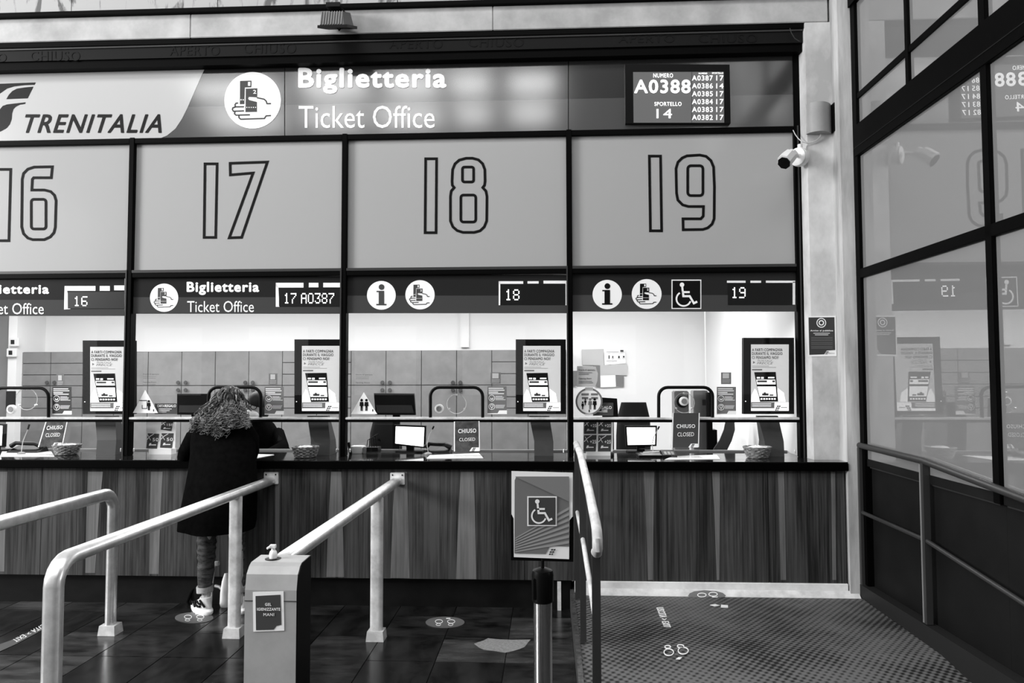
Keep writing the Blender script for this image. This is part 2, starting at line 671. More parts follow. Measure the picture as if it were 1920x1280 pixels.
# ------------------------------------------------------------------ the setting
# ground slab and slate tiles
fl = structure('floor')
part('slab', MB().box(-16, 16, -20, 6, -0.2, -0.012), mat('joint_mortar', 0.06, 0.9), fl)
JX, JD = P(857, 1136, Z=0).x, P(900, 1195, Z=0).y
TS = 0.405
tile_me = {}
def tile_mesh(wx, wy, mt):
    key = (round(wx, 3), round(wy, 3), mt.name)
    if key not in tile_me:
        b = MB().box(0.002, wx - 0.002, 0.002, wy - 0.002, -0.012, 0.0, bev=0.0015)
        me = bpy.data.meshes.new('tile')
        me.from_pydata(b.v, [], b.f)
        me.materials.append(mt)
        tile_me[key] = me
    return tile_me[key]
x_edge = 0.155
kx = math.floor((XL - JX) / TS)
while JX + kx * TS < x_edge - 0.01:
    x0 = JX + kx * TS
    wx = min(TS, x_edge - x0)
    for ky in range(-13, 2):
        y0 = JD + ky * TS
        wy = min(TS, -0.20 - y0)
        if wy < 0.05:
            continue
        mt = (m_slate, m_slate2, m_slate3, m_slate, m_slate2)[(kx * 7 + ky * 3 + (kx * ky) % 4) % 5]
        o = bpy.data.objects.new('tile', tile_mesh(wx, wy, mt))
        o.location = (x0, y0, random.uniform(-0.0006, 0.0004))
        COL.objects.link(o)
        o.parent = fl
    kx += 1
# raised platform that turns into a ramp towards the viewer
rp = thing('access_ramp', 'studded grey ramp platform between the black handrails at counter 19', 'ramp', (1.2, -2.4, 0))
RX0, RX1 = x_edge, XW
prof = [(-0.15, Z_PLAT), (-1.35, Z_PLAT), (-2.6, -0.004), (-2.6, -0.011), (-0.15, -0.011)]
part('deck', MB().prism([(RX0, y, z) for y, z in prof], (RX1 - RX0, 0, 0)), m_studs, rp)
kb = MB()
kb.prism([(RX0 - 0.012, y, z) for y, z in [(-0.22, Z_PLAT + 0.012), (-1.35, Z_PLAT + 0.012), (-2.46, 0.008), (-2.46, 0.0), (-0.22, 0.0)]], (0.028, 0, 0))
part('side_plate', kb, mat('checker_plate', 0.42, 0.45, metal=0.5, tex='noise', v2=0.25, scale=40, bump=0.002), rp, label='pale checker plate edge')
y_led = P(1350, 1119, Z=Z_PLAT).y
y_led = min(y_led, -0.315)
zk_ = P(1350, 1105, Y=-0.283).z
part('kerb_strip', MB().prism([(RX0 + 0.03, y, z) for y, z in ((-0.272, zk_), (-0.283, zk_), (y_led, Z_PLAT + 0.003), (y_led, Z_PLAT - 0.02), (-0.272, Z_PLAT - 0.02))], (XW - 0.075 - RX0 - 0.03, 0, 0)), mat('grey_kerb_top', 0.92, 0.85, spec=0.2, tex='noise', v2=0.80, scale=12, bump=0.002), rp, label='pale worn kerb strip')

nk_ = Vector((0, -(zk_ - Z_PLAT - 0.003), (-0.283 - y_led))).normalized()
SLOPE = lambda h: (Vector((0, y_led, Z_PLAT + 0.003)) + nk_ * h, nk_)

# concrete lintel, marble above, pillar
wf = structure('wall_front')
ZL0 = P(900, 57, Y=-0.15).z
ZL1 = P(900, 12, Y=-0.15).z
xj = [XL - 0.5] + [P(x, 10, Y=-0.17).x for x in (134, 408, 745, 1100)] + [XW + 0.4]
for a, b in zip(xj[:-1], xj[1:]):
    part('marble_slab', MB().box(a + 0.003, b - 0.003, -0.17, -0.05, ZL1 + 0.03, ZL1 + 1.2), m_marble, wf)
part('backing', MB().box(XL - 0.5, XW + 0.5, -0.06, 0.2, ZL0, 7.4), m_concrete, wf)
part('shadow_channel', MB().box(XL - 0.5, XW + 0.4, -0.19, -0.06, ZL1, ZL1 + 0.03), m_black, wf, label='black steel channel')  # solid black strip marks the groove above the lintel
ln = structure('trim_1')
lj = [XL - 0.5] + [P(x, 50, Y=-0.15).x for x in (357, 924, 1553)]
for a, b in zip(lj[:-1], lj[1:]):
    part('lintel_slab', MB().box(a + 0.0015, b - 0.0015, -0.15, 0.0, ZL0, ZL1 - 0.001, bev=0.004), mat('lintel_concrete', 0.76, 0.85, spec=0.2, tex='noise', v2=0.62, scale=2.6, bump=0.003), ln)

pl = structure('wall_right')
XP0, XP1 = P(1507, 600, Y=-0.02).x, P(1523, 700, Y=-0.15).x
XP2 = P(1571, 700, Y=-0.15).x
XP3 = P(1590, 900, Y=-0.30).x
part('pier_face', MB().prism([(XP0, -0.02, 0), (XP1, -0.15, 0), (XP2, -0.15, 0), (XP2, 0.3, 0), (XP0, 0.3, 0)], (0, 0, ZL0 - 0.004)), m_concrete, pl)
part('pier_return', MB().prism([(XP2, 0.3, 0), (XP2, -0.15, 0), (XP3, -0.30, 0), (XW + 0.25, -0.30, 0), (XW + 0.25, 0.3, 0)], (0, 0, 7.4)), m_concrete2, pl)

# shutter beam with the embossed words
bm_ = structure('trim_2')
XB1 = P(1503, 60, Y=-0.1).x
zb = [P(900, y, Y=-0.10).z for y in (57, 72, 75, 96, 99, 108)]
part('upper_flange', MB().box(XL - 0.5, XB1, -0.14, 0.1, zb[1], zb[0] + 0.005), m_black, bm_)
part('beam_face', MB().box(XL - 0.5, XB1, -0.115, 0.1, zb[3], zb[2]), mat('dark_beam_paint', 0.07, 0.5, spec=0.1), bm_, label='dark painted beam face')
part('bead', MB().box(XL - 0.5, XB1, -0.125, 0.1, zb[2], zb[2] + 0.012), mat('worn_bead', 0.28, 0.4), bm_)
part('lower_flange', MB().box(XL - 0.5, XB1, -0.10, 0.1, zb[5] - 0.01, zb[3]), m_black, bm_)
pw = PR(Y=-0.117)
for (t, x0, y0, x1, y1) in [('APERTO', 318, 86, 412, 104), ('CHIUSO', 457, 81, 555, 100), ('CHIUSO', 57, 96, 150, 114), ('APERTO', 730, 73, 830, 91),
                            ('CHIUSO', 878, 70, 982, 88), ('APERTO', 1160, 65, 1265, 80), ('CHIUSO', 1310, 64, 1420, 80), ('O', -4, 100, 12, 116)]:
    pw.text(t, (x0, y0, x1, y1), 0.01)
pw.put('embossed_lettering', mat('beam_lettering', 0.05, 0.5, spec=0.1), bm_, depth=0.004)

# counter
ct = thing('ticket_counter', 'long wood fronted ticket counter with a polished black top', 'counter', (-1.0, -0.1, 0))
XC1 = P(1590, 868, Y=-0.30).x
tp = MB()
zn = P(900, 879, Y=-0.30).z
tp.prism([(XL, -0.30, zn), (XC1, -0.30, zn), (XP2 - 0.003, -0.156, zn), (XP1, -0.154, zn), (XP0 - 0.003, -0.03, zn), (1.87, -0.02, zn), (1.87, 0.42, zn), (XL, 0.42, zn)], (0, 0, ZC - zn))
part('worktop', tp, m_top, ct)
part('nosing', MB().box(XL, XC1 + 0.002, -0.308, -0.285, zn - 0.004, ZC - 0.006, bev=0.004), m_nose, ct, label='matt black front edge')
part('inner_sill', MB().box(XL, 1.87, 0.38, 0.42, ZC, ZC + 0.012), mat('sill_wood', 0.55, 0.4), ct)
pj = [P(x, 980, Y=-0.27).x for x in (-390, 77, 527, 983, 1441, 1585)]
pj[0] = XL
for a, b in zip(pj[:-1], pj[1:]):
    part('front_panel', MB().box(a + 0.002, b - 0.002, -0.27, -0.25, Z_WOOD, zn), m_wood, ct)
strip = [(165, 193, 160, 178), (283, 305, 280, 297), (621, 640, 612, 645), (741, 763, 732, 768), (864, 888, 855, 893),
         (1207, 1227, 1215, 1224), (1335, 1350, 1344, 1349), (1458, 1470, 1464, 1474), (516, 524, 516, 523), (446, 458, 440, 458), (1558, 1566, 1561, 1568), (-8, 14, -12, 8)]
for (a, b, c, d) in strip:
    s_ = PR(Y=-0.2712)
    yb = (1071 + 15 * min(1, max(0, a) / 900)) if a < 1100 else 1087
    s_.poly([(a, 884), (b, 884), (b + (d - b) * 0.45, 950), (d, yb), (c, yb), (a + (c - a) * 0.45, 950)])
    for q in s_.mb.v:
        q.z = max(q.z, Z_WOOD + 0.001)
    s_.put('veneer_strip', m_sap, ct, depth=0.0012)
part('carcass', MB().box(XL, RX0, -0.20, 0.38, 0.0, zn - 0.001).box(RX0, 1.86, -0.25, 0.38, Z_WOOD, zn - 0.001).box(1.86, XC1 - 0.02, -0.25, -0.16, Z_WOOD, zn - 0.001), m_nose, ct)
zk = 0.02
part('kick_plate', MB().box(XL, RX0 - 0.005, -0.212, -0.20, 0.0, Z_WOOD - 0.002), m_kick, ct)
part('shadow_gap', MB().box(XL, RX0 - 0.005, -0.266, -0.21, Z_WOOD - 0.002, Z_WOOD), m_black, ct)  # solid black strip stands in for the shade above the kick plate
part('kerb_face', MB().box(RX0 + 0.02, XC1 - 0.01, -0.283, -0.252, Z_PLAT, Z_WOOD - 0.001, bev=0.003), m_ledge, ct, label='whitewashed plinth beside the ramp')
part('bracket', MB().box(P(1045, 1110, Y=-0.27).x, P(1052, 1110, Y=-0.27).x, -0.268, -0.25, 0, Z_WOOD - 0.01), m_steelp, ct, label='small pale upright at the plinth')

# office behind the glass
wb = structure('wall_back')
YB = 3.4
part('plaster', MB().box(XL, XR, YB, YB + 0.1, 0, 2.75), m_wall, wb)
wl = structure('wall_left')
part('plaster', MB().box(XL - 0.1, XL, 0.0, YB, 0, 2.75), m_wall, wl)
wo = structure('wall_inner')
part('plaster', MB().box(1.88, 1.98, 0.08, YB, 0, 2.75), m_wall, wo)
ceil = structure('ceiling')
part('office_ceiling', MB().box(XL, XR, 0.06, YB + 0.1, 2.75, 2.85), m_wall, ceil)
for xx in (-5.4, -3.4, -1.5, 0.55):
    part('lamp_frame', MB().box(xx - 0.8, xx + 0.8, 1.05, 2.35, 2.735, 2.75), m_gplastic, ceil)
part('office_floor', MB().box(XL, XR, 0.42, YB, 0, 0.02), mat('office_linoleum', 0.45, 0.5), fl)
part('shaft', MB().box(P(865, 600, Y=YB).x, P(880, 600, Y=YB).x, YB - 0.05, YB - 0.001, 2.0, 2.75), m_wall, structure('trim_4'))
part('shaft', MB().box(P(14, 700, Y=2.9).x, P(30, 700, Y=2.9).x, 2.9, YB - 0.001, 0, 2.75), m_wall, structure('trim_3'))
dr = structure('door_1')
part('leaf', MB().box(XL, P(12, 700, Y=2.9).x, 2.95, 3.0, 0, 2.5), m_walle, dr)

# hall roof and far side of the concourse (seen only in reflections)
rf = structure('ceiling_hall')
ys = sorted([(-20.0, -20.0)] + [(r[0] - r[1] / 2, r[0] + r[1] / 2) for r in SKY_ROWS] + [(0.2, 0.2)])
m_roof = mat('hall_roof_slabs', 0.55, 0.9)
prev = -20.0
for a, b in ys[1:]:
    if a - prev > 0.05:
        part('roof_slab', MB().box(-16, 16, prev, a, 7.45, 7.6), m_roof, rf)
    prev = b
for (yy, w_, segs, k_) in SKY_ROWS:
    gb = MB()
    ex = [-16] + [q for sg in segs for q in sg] + [16]
    for xa, xb in zip(ex[0::2], ex[1::2]):
        gb.box(xa, xb, yy - w_ / 2, yy + w_ / 2, 7.45, 7.6)
    part('skylight_glazing_bars', gb, m_roof, rf)
wr = structure('wall_rear')
hb = MB()
hb.box(-16, 16, -20.2, -20, 0, 1.0)
hb.box(-16, 16, -20.2, -20, 3.4, 7.45)
for xx in (-16, -12.2, -8.4, -4.6, -0.8, 3.0, 6.8, 10.6, 14.4):
    hb.box(xx, xx + 1.6, -20.2, -20, 1.0, 3.4)
part('masonry', hb, mat('far_wall_stone', 0.42, 0.9, tex='noise', v2=0.32, scale=1.5), wr)

# ------------------------------------------------------------------ glazed front: four bays
BX = [XM[0] - 1.60 * 2, XM[0] - 1.60] + XM + [XR]
ART = (15, 16, 17, 18, 19)
HW = 0.021
z_top = Z_BT
panel_art = {
    16: ([[(19.9, 317.4), (16.5, 451), (-12, 451), (-9, 317.4)],
          [(98, 312.5), (64, 313), (52, 317), (44, 325), (41.5, 336), (40.5, 425), (44, 438), (52, 446), (61, 449), (83, 449), (94, 444), (101, 436), (103.5, 426), (105, 376), (102, 366), (95, 359), (83, 356), (59.5, 356), (60.5, 336), (63, 333), (96, 333)],
          rc(58.5, 373.5, 86, 429, 5)]),
    17: ([[(384.3, 307), (407, 307), (404.3, 444.9), (382.6, 444.9)],
          [(431.4, 306), (501.2, 303.6), (453, 444.9), (429.7, 445.6), (474.4, 324.2), (431.8, 327.7)]]),
    18: ([[(798, 297.5), (818.5, 297.5), (817.5, 436), (797, 436)],
          [(874, 296.5), (886, 296.5), (897, 299.5), (905, 307), (909, 318), (909.5, 340), (908.5, 347), (905, 351.5), (911, 358), (913, 368), (912.5, 414), (908, 425), (900, 432.5), (889, 435.5), (868, 435.5), (857, 432), (849, 425), (844.5, 414), (844.5, 368), (846, 358), (851.5, 351.5), (848, 347), (847.5, 340), (848.5, 318), (853, 307), (861, 300)],
          rc(867, 313, 888, 341, 4), rc(864, 365.5, 892, 416, 5)]),
    19: ([[(1217.5, 292.5), (1238.5, 292.5), (1240.5, 432.5), (1219.5, 432.5)],
          [(1288, 292), (1312, 290.5), (1324, 293), (1333, 301), (1338, 313), (1339.5, 350), (1339, 410), (1335, 420), (1327, 427), (1318, 430), (1281, 430.5), (1280.5, 410), (1314, 410), (1318.5, 405), (1319, 387), (1291, 387), (1280, 384), (1271, 375), (1268.5, 362), (1267.5, 316), (1271, 304), (1279, 296)],
          rc(1289.5, 310.5, 1318, 366.5, 6)]),
}
for i, n in enumerate(ART):
    a, b = BX[i], BX[i + 1]
    wn = structure('window_%d' % (i + 1), ((a + b) / 2, 0, ZC))
    xa, xb = a + (HW if i else 0), b - (HW if i < 4 else 0.03)
    if i:
        part('mullion', MB().box(a - HW, a + HW, -0.03, 0.05, ZC, Z_T1a + 0.005, bev=0.004), m_black, wn)
        part('glazing_bead', MB().box(a - HW - 0.004, a - HW + 0.006, -0.036, -0.026, ZC, Z_T2a), m_rail, wn)  # lighter strip paints the highlight along the mullion edge
    if i == 4:
        part('mullion', MB().box(b - 0.028, b + 0.028, -0.03, 0.05, ZC, z_top, bev=0.004), m_black, wn)
        part('glazing_bead', MB().box(b - 0.008, b + 0.002, -0.036, -0.026, ZC, Z_T1a), m_rail, wn)  # same painted highlight on the end mullion
    part('transom', MB().box(xa, xb, -0.026, 0.04, Z_T2b, Z_T2a - 0.004, bev=0.003), m_black, wn)
    part('transom_ledge', MB().box(xa, xb, -0.032, 0.0, Z_T2a - 0.022, Z_T2a, bev=0.002), m_rail, wn)
    part('transom', MB().box(xa, xb, -0.026, 0.04, Z_T1b, Z_T1a, bev=0.003), m_black, wn)
    part('rail_bar', MB().box(xa, xb, -0.024, 0.03, Z_BM - 0.020, Z_BM, bev=0.002), m_black, wn)
    part('rail_bar_cap', MB().box(xa, xb, -0.026, 0.035, Z_BM, Z_BM + 0.016, bev=0.002), m_steelp, wn)
    pn = part('upper_panel', MB().box(xa, xb, 0.005, 0.02, Z_T2a - 0.01, Z_T1b + 0.01), m_film, wn)
    pr = PR(Y=0.003)
    for o_ in panel_art.get(n, []):
        pr.stroke(o_, 5.0, True)
    if n in panel_art:
        pr.put('numeral_outline', m_ink, pn, depth=0.0015)
    part('pane', MB().box(xa, xb, 0.009, 0.010, Z_BM + 0.01, Z_T2b + 0.003), m_clear, wn)
    part('pane', MB().box(xa, xb, 0.009, 0.010, ZC + 0.012, Z_BM - 0.018), m_clear, wn)
    for xx in (xa + 0.03, xb - 0.03):
        part('stud', MB().lathe((xx, 0.0, ZC + 0.03), [(0.006, 0), (0.006, 0.02), (0.003, 0.026)], 10), m_steel, wn)

# ------------------------------------------------------------------ pictograms
def ticket_icon(pr_w, pr_d, cx, cy, r):
    """white disc with a hand holding two tickets"""
    k = r / 53.0
    T = lambda x, y: (cx + (x - 69.2) * k, cy + (y - 68) * k)    # reference: 140 px crop, disc centre (69.2, 68)
    pr_w.disc(cx, cy, r)
    return T


def draw_ticket(prd, prw, T, k):
    prd.poly([T(45.5, 31.5), T(67, 31), T(66.5, 43.5), T(54.5, 43.8), T(53.5, 75), T(45, 75.3)])
    prd.poly([T(56.2, 46), T(78, 45.3), T(77.6, 62.5), T(62, 61.5), T(60.5, 64.5), T(62, 67.2), T(77.2, 71), T(77.2, 89.5), T(55.6, 90)])
    prd.stroke([T(77, 63), T(90.5, 65.8), T(94.5, 69.5), T(96, 74.2), T(103.5, 74)], 2.6 * k)
    prd.stroke([T(42, 73), T(38, 73.3), T(36, 76), T(36.5, 80.2), T(53, 80)], 2.6 * k)
    prd.stroke([T(36.5, 80.5), T(32, 82), T(31, 85), T(33, 88.5), T(53, 87.6)], 2.6 * k)
    prd.stroke([T(36, 88.8), T(35, 93), T(38, 95.8), T(64, 95)], 2.6 * k)
    prd.stroke([T(43.5, 96.5), T(43.2, 100), T(46.5, 103.3), T(91, 102), T(94.5, 97), T(103.5, 96.6)], 2.6 * k)
    for j in range(5):
        c = T(58.3 + 4.1 * j, 81.3)
        prw.disc(c[0], c[1], 1.1 * k, n=8)
    for j in range(2):
        c = T(47.5 + 4.1 * j, 67)
        prw.disc(c[0], c[1], 1.3 * k, n=8)
    a, b = T(60.5, 33.5), T(65, 41)
    prw.text('1', (a[0], a[1], b[0], b[1]), 0.03)
    a, b = T(70, 48.5), T(76, 55.7)
    prw.text('2', (a[0], a[1], b[0], b[1]), 0.03)


def info_icon(prd, cx, cy, r):
    k = r / 27.0
    prd.disc(cx + 0.3 * k, cy - 15.5 * k, 5.3 * k)
    prd.poly([(cx - 9 * k, cy - 8.5 * k), (cx + 5.2 * k, cy - 8.5 * k), (cx + 5.2 * k, cy + 16 * k), (cx + 9.5 * k, cy + 16 * k), (cx + 9.5 * k, cy + 18.6 * k),
              (cx - 9.5 * k, cy + 18.6 * k), (cx - 9.5 * k, cy + 16 * k), (cx - 5 * k, cy + 16 * k), (cx - 5 * k, cy - 6 * k), (cx - 9 * k, cy - 6 * k)])


def wheelchair(pr, x0, y0, x1, y1):
    """person in a wheelchair, inside the box (reference square of 54)"""
    kx, ky = (x1 - x0) / 54.0, (y1 - y0) / 54.0
    T = lambda x, y: (x0 + x * kx, y0 + y * ky)
    c = T(19, 9.5)
    pr.disc(c[0], c[1], 4.1 * kx, n=20)
    pr.stroke([T(19.5, 13), T(20.5, 23), T(33, 23)], 3.6 * kx)
    pr.stroke([T(20.5, 22), T(21.5, 30.5), T(33, 30.5), T(40.5, 43.5), T(46.5, 40.5)], 3.8 * kx)
    c = T(22, 35.5)
    pr.ring(c[0], c[1], 13 * kx, 3.0 * kx, ry=13 * ky, a0=20, a1=238, n=26)


def logo_fs(pr, x, y, k):
    """two slanted marks of the railway emblem, about 20 px wide at k = 1"""
    for dx, dy, w in ((6, -12, 7), (14, -12, 6), (2, -5, 7), (10, -5, 6), (0, 2, 6), (8, 2, 4)):
        pr.poly([(x + dx * k, y + dy * k), (x + (dx + w) * k, y + dy * k), (x + (dx + w - 2) * k, y + (dy + 5) * k), (x + (dx - 2) * k, y + (dy + 5) * k)])


# ------------------------------------------------------------------ main banner
bn = thing('fascia_banner', 'wide glossy banner above all the counters reading Biglietteria Ticket Office', 'sign', (P(750, 200, Y=-0.02).x, -0.02, Z_T1a))
YBN = -0.02
zmid = P(900, 189, Y=YBN).z
x_l, x_r = XL, P(1489, 170, Y=YBN).x
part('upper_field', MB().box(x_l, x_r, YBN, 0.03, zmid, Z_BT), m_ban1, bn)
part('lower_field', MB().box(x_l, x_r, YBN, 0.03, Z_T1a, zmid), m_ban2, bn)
wh = PR(Y=YBN - 0.002)
zt = P(900, 60, Y=YBN).z
wh.poly([(-900, 132), (387, 121), (351, 203), (341, 223), (329, 241), (313, 254), (294, 261.5), (-900, 288)])
wp = wh.put('white_field', m_banw, bn, label='white end panel with a slanted edge', depth=0.0015)
wp['_o'] = list(origin(bn))
br = PR(Y=YBN - 0.004)
br.text('TRENITALIA', (47, 214, 303, 249), 0.022, 0.35)
S = 120 / 1097.0
L = lambda x, y: (x * S, 140 + y * S)
br.poly([L(-260, 165), L(610, 132), L(590, 172), L(420, 178), L(240, 200), L(120, 235), L(0, 318), L(-60, 400), L(-200, 650), L(-420, 655), L(-330, 420)])
br.poly([L(108, 418), L(150, 345), L(210, 280), L(290, 238), L(420, 218), L(570, 205), L(472, 403)])
br.poly([L(437, 472), L(427, 500), L(340, 512), L(270, 545), L(228, 590), L(205, 660), L(198, 760), L(165, 850), L(110, 915), L(0, 975), L(-250, 1000), L(-420, 1000), L(-330, 850), L(-150, 840), L(-60, 700), L(0, 590), L(45, 535), L(120, 508)])
o_ = br.put('brand_lettering', mat('banner_dark_print', 0.12, 0.4, spec=0.08), bn, depth=0.001)
wd = PR(Y=YBN - 0.004)
wd.text('Biglietteria', (559, 127, 837, 176), 0.04)
wd.text('Ticket Office', (560, 198, 815, 240), 0.0)
wd.disc(473.7, 188, 53, n=56)
wd.put('lettering', mat('banner_white_print', 0.97, 0.4, emis=0.12), bn, depth=0.001)  # slight emission makes the unlit white print glow
d_, w_ = PR(Y=YBN - 0.006), PR(Y=YBN - 0.0075)
T = lambda x, y: (473.7 + (x - 69.2), 188 + (y - 68))
draw_ticket(d_, w_, T, 1.0)
d_.put('pictogram', m_dark, bn)
w_.put('pictogram_detail', m_white, bn)
sj = PR(Y=YBN - 0.001)
for x in (533, 1065):
    PR(Y=YBN - 0.001).rect(x, 100, x + 1.4, 256).put('panel_joint', m_ink, bn)
part('clip', MB().box(P(643, 115, Y=-0.05).x, P(686, 115, Y=-0.05).x, -0.06, -0.02, P(660, 119, Y=-0.05).z, P(660, 108, Y=-0.05).z), m_black, bn)

# numbers board
nb = thing('queue_number_screen', 'black framed screen listing called ticket numbers on the banner', 'screen', (P(1270, 175, Y=-0.05).x, -0.05, P(1270, 231, Y=-0.05).z))
YS = -0.06
fr = PR(Y=YS)
fr.poly([(1172, 120), (1368, 121), (1370, 231), (1173, 231)])
fr.put('casing', m_plastic, nb, depth=0.045)
PR(Y=YS - 0.002).poly([(1187, 135), (1357, 134.5), (1358, 230), (1188, 230)]).put('display', m_dscreen, nb)
PR(Y=YS - 0.003).rects((1296.5, 135, 1297.5, 230)).put('divider', m_dark, nb)
tx = PR(Y=YS - 0.004)
tx.text('NUMERO', (1225, 137.5, 1262, 145.5), 0.015)
tx.text('A0388', (1189, 149, 1295, 175), 0.035)
tx.text('SPORTELLO', (1227, 191, 1278, 198.5), 0.015)
tx.text('14', (1231, 204, 1260, 221.5), 0.01)
tx.text('NUMERO', (1310, 136, 1326, 139), 0.01)
tx.text('SPORTELLO', (1335, 135.5, 1356, 138.5), 0.01)
for j, (a, b) in enumerate((('A0387', '17'), ('A0386', '14'), ('A0385', '17'), ('A0384', '17'), ('A0383', '17'), ('A0382', '17'))):
    y = 141.5 + 14.75 * j
    tx.text(a, (1297.5, y, 1336.5, y + 9.6), 0.012)
    tx.text(b, (1343, y, 1356.5, y + 9.6), 0.012)
tx.put('lettering', m_led, nb)

# ------------------------------------------------------------------ per-bay signs
def band(label, x0, x1, y0, ym, y1, words=None, icons=(), chair=None):
    t = thing('counter_sign', label, 'sign', (P((x0 + x1) / 2, y1, Y=0.0).x, 0.0, P((x0 + x1) / 2, y1, Y=0).z), 'dark sign bands above the counter windows')
    PR(Y=0.002).rect(x0, y0, x1, ym).put('upper_band', m_band1, t, depth=0.003)
    PR(Y=0.002).rect(x0, ym, x1, y1).put('lower_band', m_band2, t, depth=0.003)
    w = PR(Y=0.0)
    if words:
        w.text('Biglietteria', words[0], 0.04)
        w.text('Ticket Office', words[1], 0.0)
    dk, w2 = PR(Y=-0.002), PR(Y=-0.003)
    for kind, cx, cy, r in icons:
        w.disc(cx, cy, r, n=40)
        if kind == 'i':
            info_icon(dk, cx, cy, r)
        else:
            k = r / 53.0
            draw_ticket(dk, w2, lambda x, y: (cx + (x - 69.2) * k, cy + (y - 68) * k), k)
    if chair:
        x, y, X_, Y_ = chair
        w.rect(x, y, X_, Y_)
        dk.rect(x + 2, y + 2, X_ - 2, Y_ - 2)
        wheelchair(w2, x, y, X_, Y_)
    w.put('white_print', m_white, t)
    dk.put('pictogram', m_dark if not chair else m_ink, t)
    if w2.mb.v:
        w2.put('pictogram_detail', m_white, t)
    return t


band('dark sign band with cropped words above counter 16', -60, 233, 518, 562, 592, ((-49, 533, 92, 556), (-48, 568, 82, 589)))
band('dark sign band with words and one hand disc above counter 17', 246, 641, 518, 557, 588, ((350, 528, 486, 553), (351, 564, 476, 585)), (('t', 307.7, 558, 26.5),))
band('dark sign band with two white discs only above counter 18', 651, 1063, 515, 554, 587, None, (('i', 715, 553.5, 27), ('t', 787.5, 552.5, 27.5)))
band('dark sign band with a wheelchair symbol above counter 19', 1073, 1493, 507, 553, 584, None, (('i', 1138.5, 552, 27.5), ('t', 1212.5, 551, 28)), (1259, 524, 1315, 579))

SEG = {'0': ['01110', '10001', '10001', '10001', '10001', '10001', '01110'], '1': ['00100', '01100', '00100', '00100', '00100', '00100', '01110'],
       '3': ['11111', '00001', '00010', '00110', '00001', '10001', '01110'], '6': ['01111', '10000', '10000', '11110', '10001', '10001', '01110'],
       '7': ['11111', '00001', '00010', '00100', '01000', '01000', '01000'], '8': ['01110', '10001', '10001', '01110', '10001', '10001', '01110'],
       '9': ['01110', '10001', '10001', '01111', '00001', '00001', '11110'], 'A': ['01110', '10001', '10001', '11111', '10001', '10001', '10001']}


def led(label, x0, y0, x1, y1, s, tx0, ty0, tx1, ty1, white):
    t = thing('led_display', label, 'display', (P((x0 + x1) / 2, y1, Y=0.02).x, 0.02, P((x0 + x1) / 2, y1, Y=0.02).z), 'led number displays of the counters')
    w = PR(Y=-0.0015)
    for r in white:
        if len(r) == 4 and not isinstance(r[0], tuple):
            w.rect(*r)
        else:
            w.poly(r)
    w.put('white_edge', m_white, t)
    PR(Y=-0.003).rect(x0, y0, x1, y1).put('display_face', mat('display_black', 0.04, 0.3), t, depth=0.004)
    dd = PR(Y=-0.005)
    n = len(s)
    cw = (tx1 - tx0) / (n * 6 - 1 - (3 if n == 7 else 0))
    ch = (ty1 - ty0) / 7.0
    x = tx0
    for k, c in enumerate(s):
        if c == ' ':
            x += cw * 3
            continue
        for r in range(7):
            for q in range(5):
                if SEG[c][r][q] == '1':
                    dd.rect(x + q * cw + 0.1 * cw, ty0 + r * ch + 0.1 * ch, x + (q + 1) * cw - 0.02 * cw, ty0 + (r + 1) * ch - 0.1 * ch)
        x += cw * 6
    dd.put('lit_digits', m_led, t)


led('led display lit with 16 beside the leftmost sign words', 127, 547, 233, 578, '16', 138, 555, 164, 574,
    [(121, 536, 179, 545), (187, 536, 206, 545), (214, 535, 233, 544), ((121, 536), (126, 545), (132, 579), (120, 580))])
led('led display lit with 17 A0387 above the customer', 523, 539, 640, 574, '17 A0387', 532, 549, 633, 569,
    [(517, 530, 569, 539), (579, 530, 597, 538.5), (606, 530, 640, 538.5), ((517, 530), (522, 539), (524, 575), (517, 575))])
led('led display lit with 18 beside two white discs', 938, 532, 1060, 571, '18', 947, 542, 974, 563,
    [(935, 527, 981, 532), (989, 527, 1010, 531.5), (1019, 526, 1063, 531.5), (935, 527, 938, 572), (1060, 530, 1063, 572)])
led('led display lit with 19 at the right end of the row', 1365, 530, 1486, 571, '19', 1371, 538, 1398, 559,
    [(1363, 526, 1398, 530), (1407, 526, 1427, 530), (1436, 526, 1491, 530), (1486, 528, 1491, 571)])

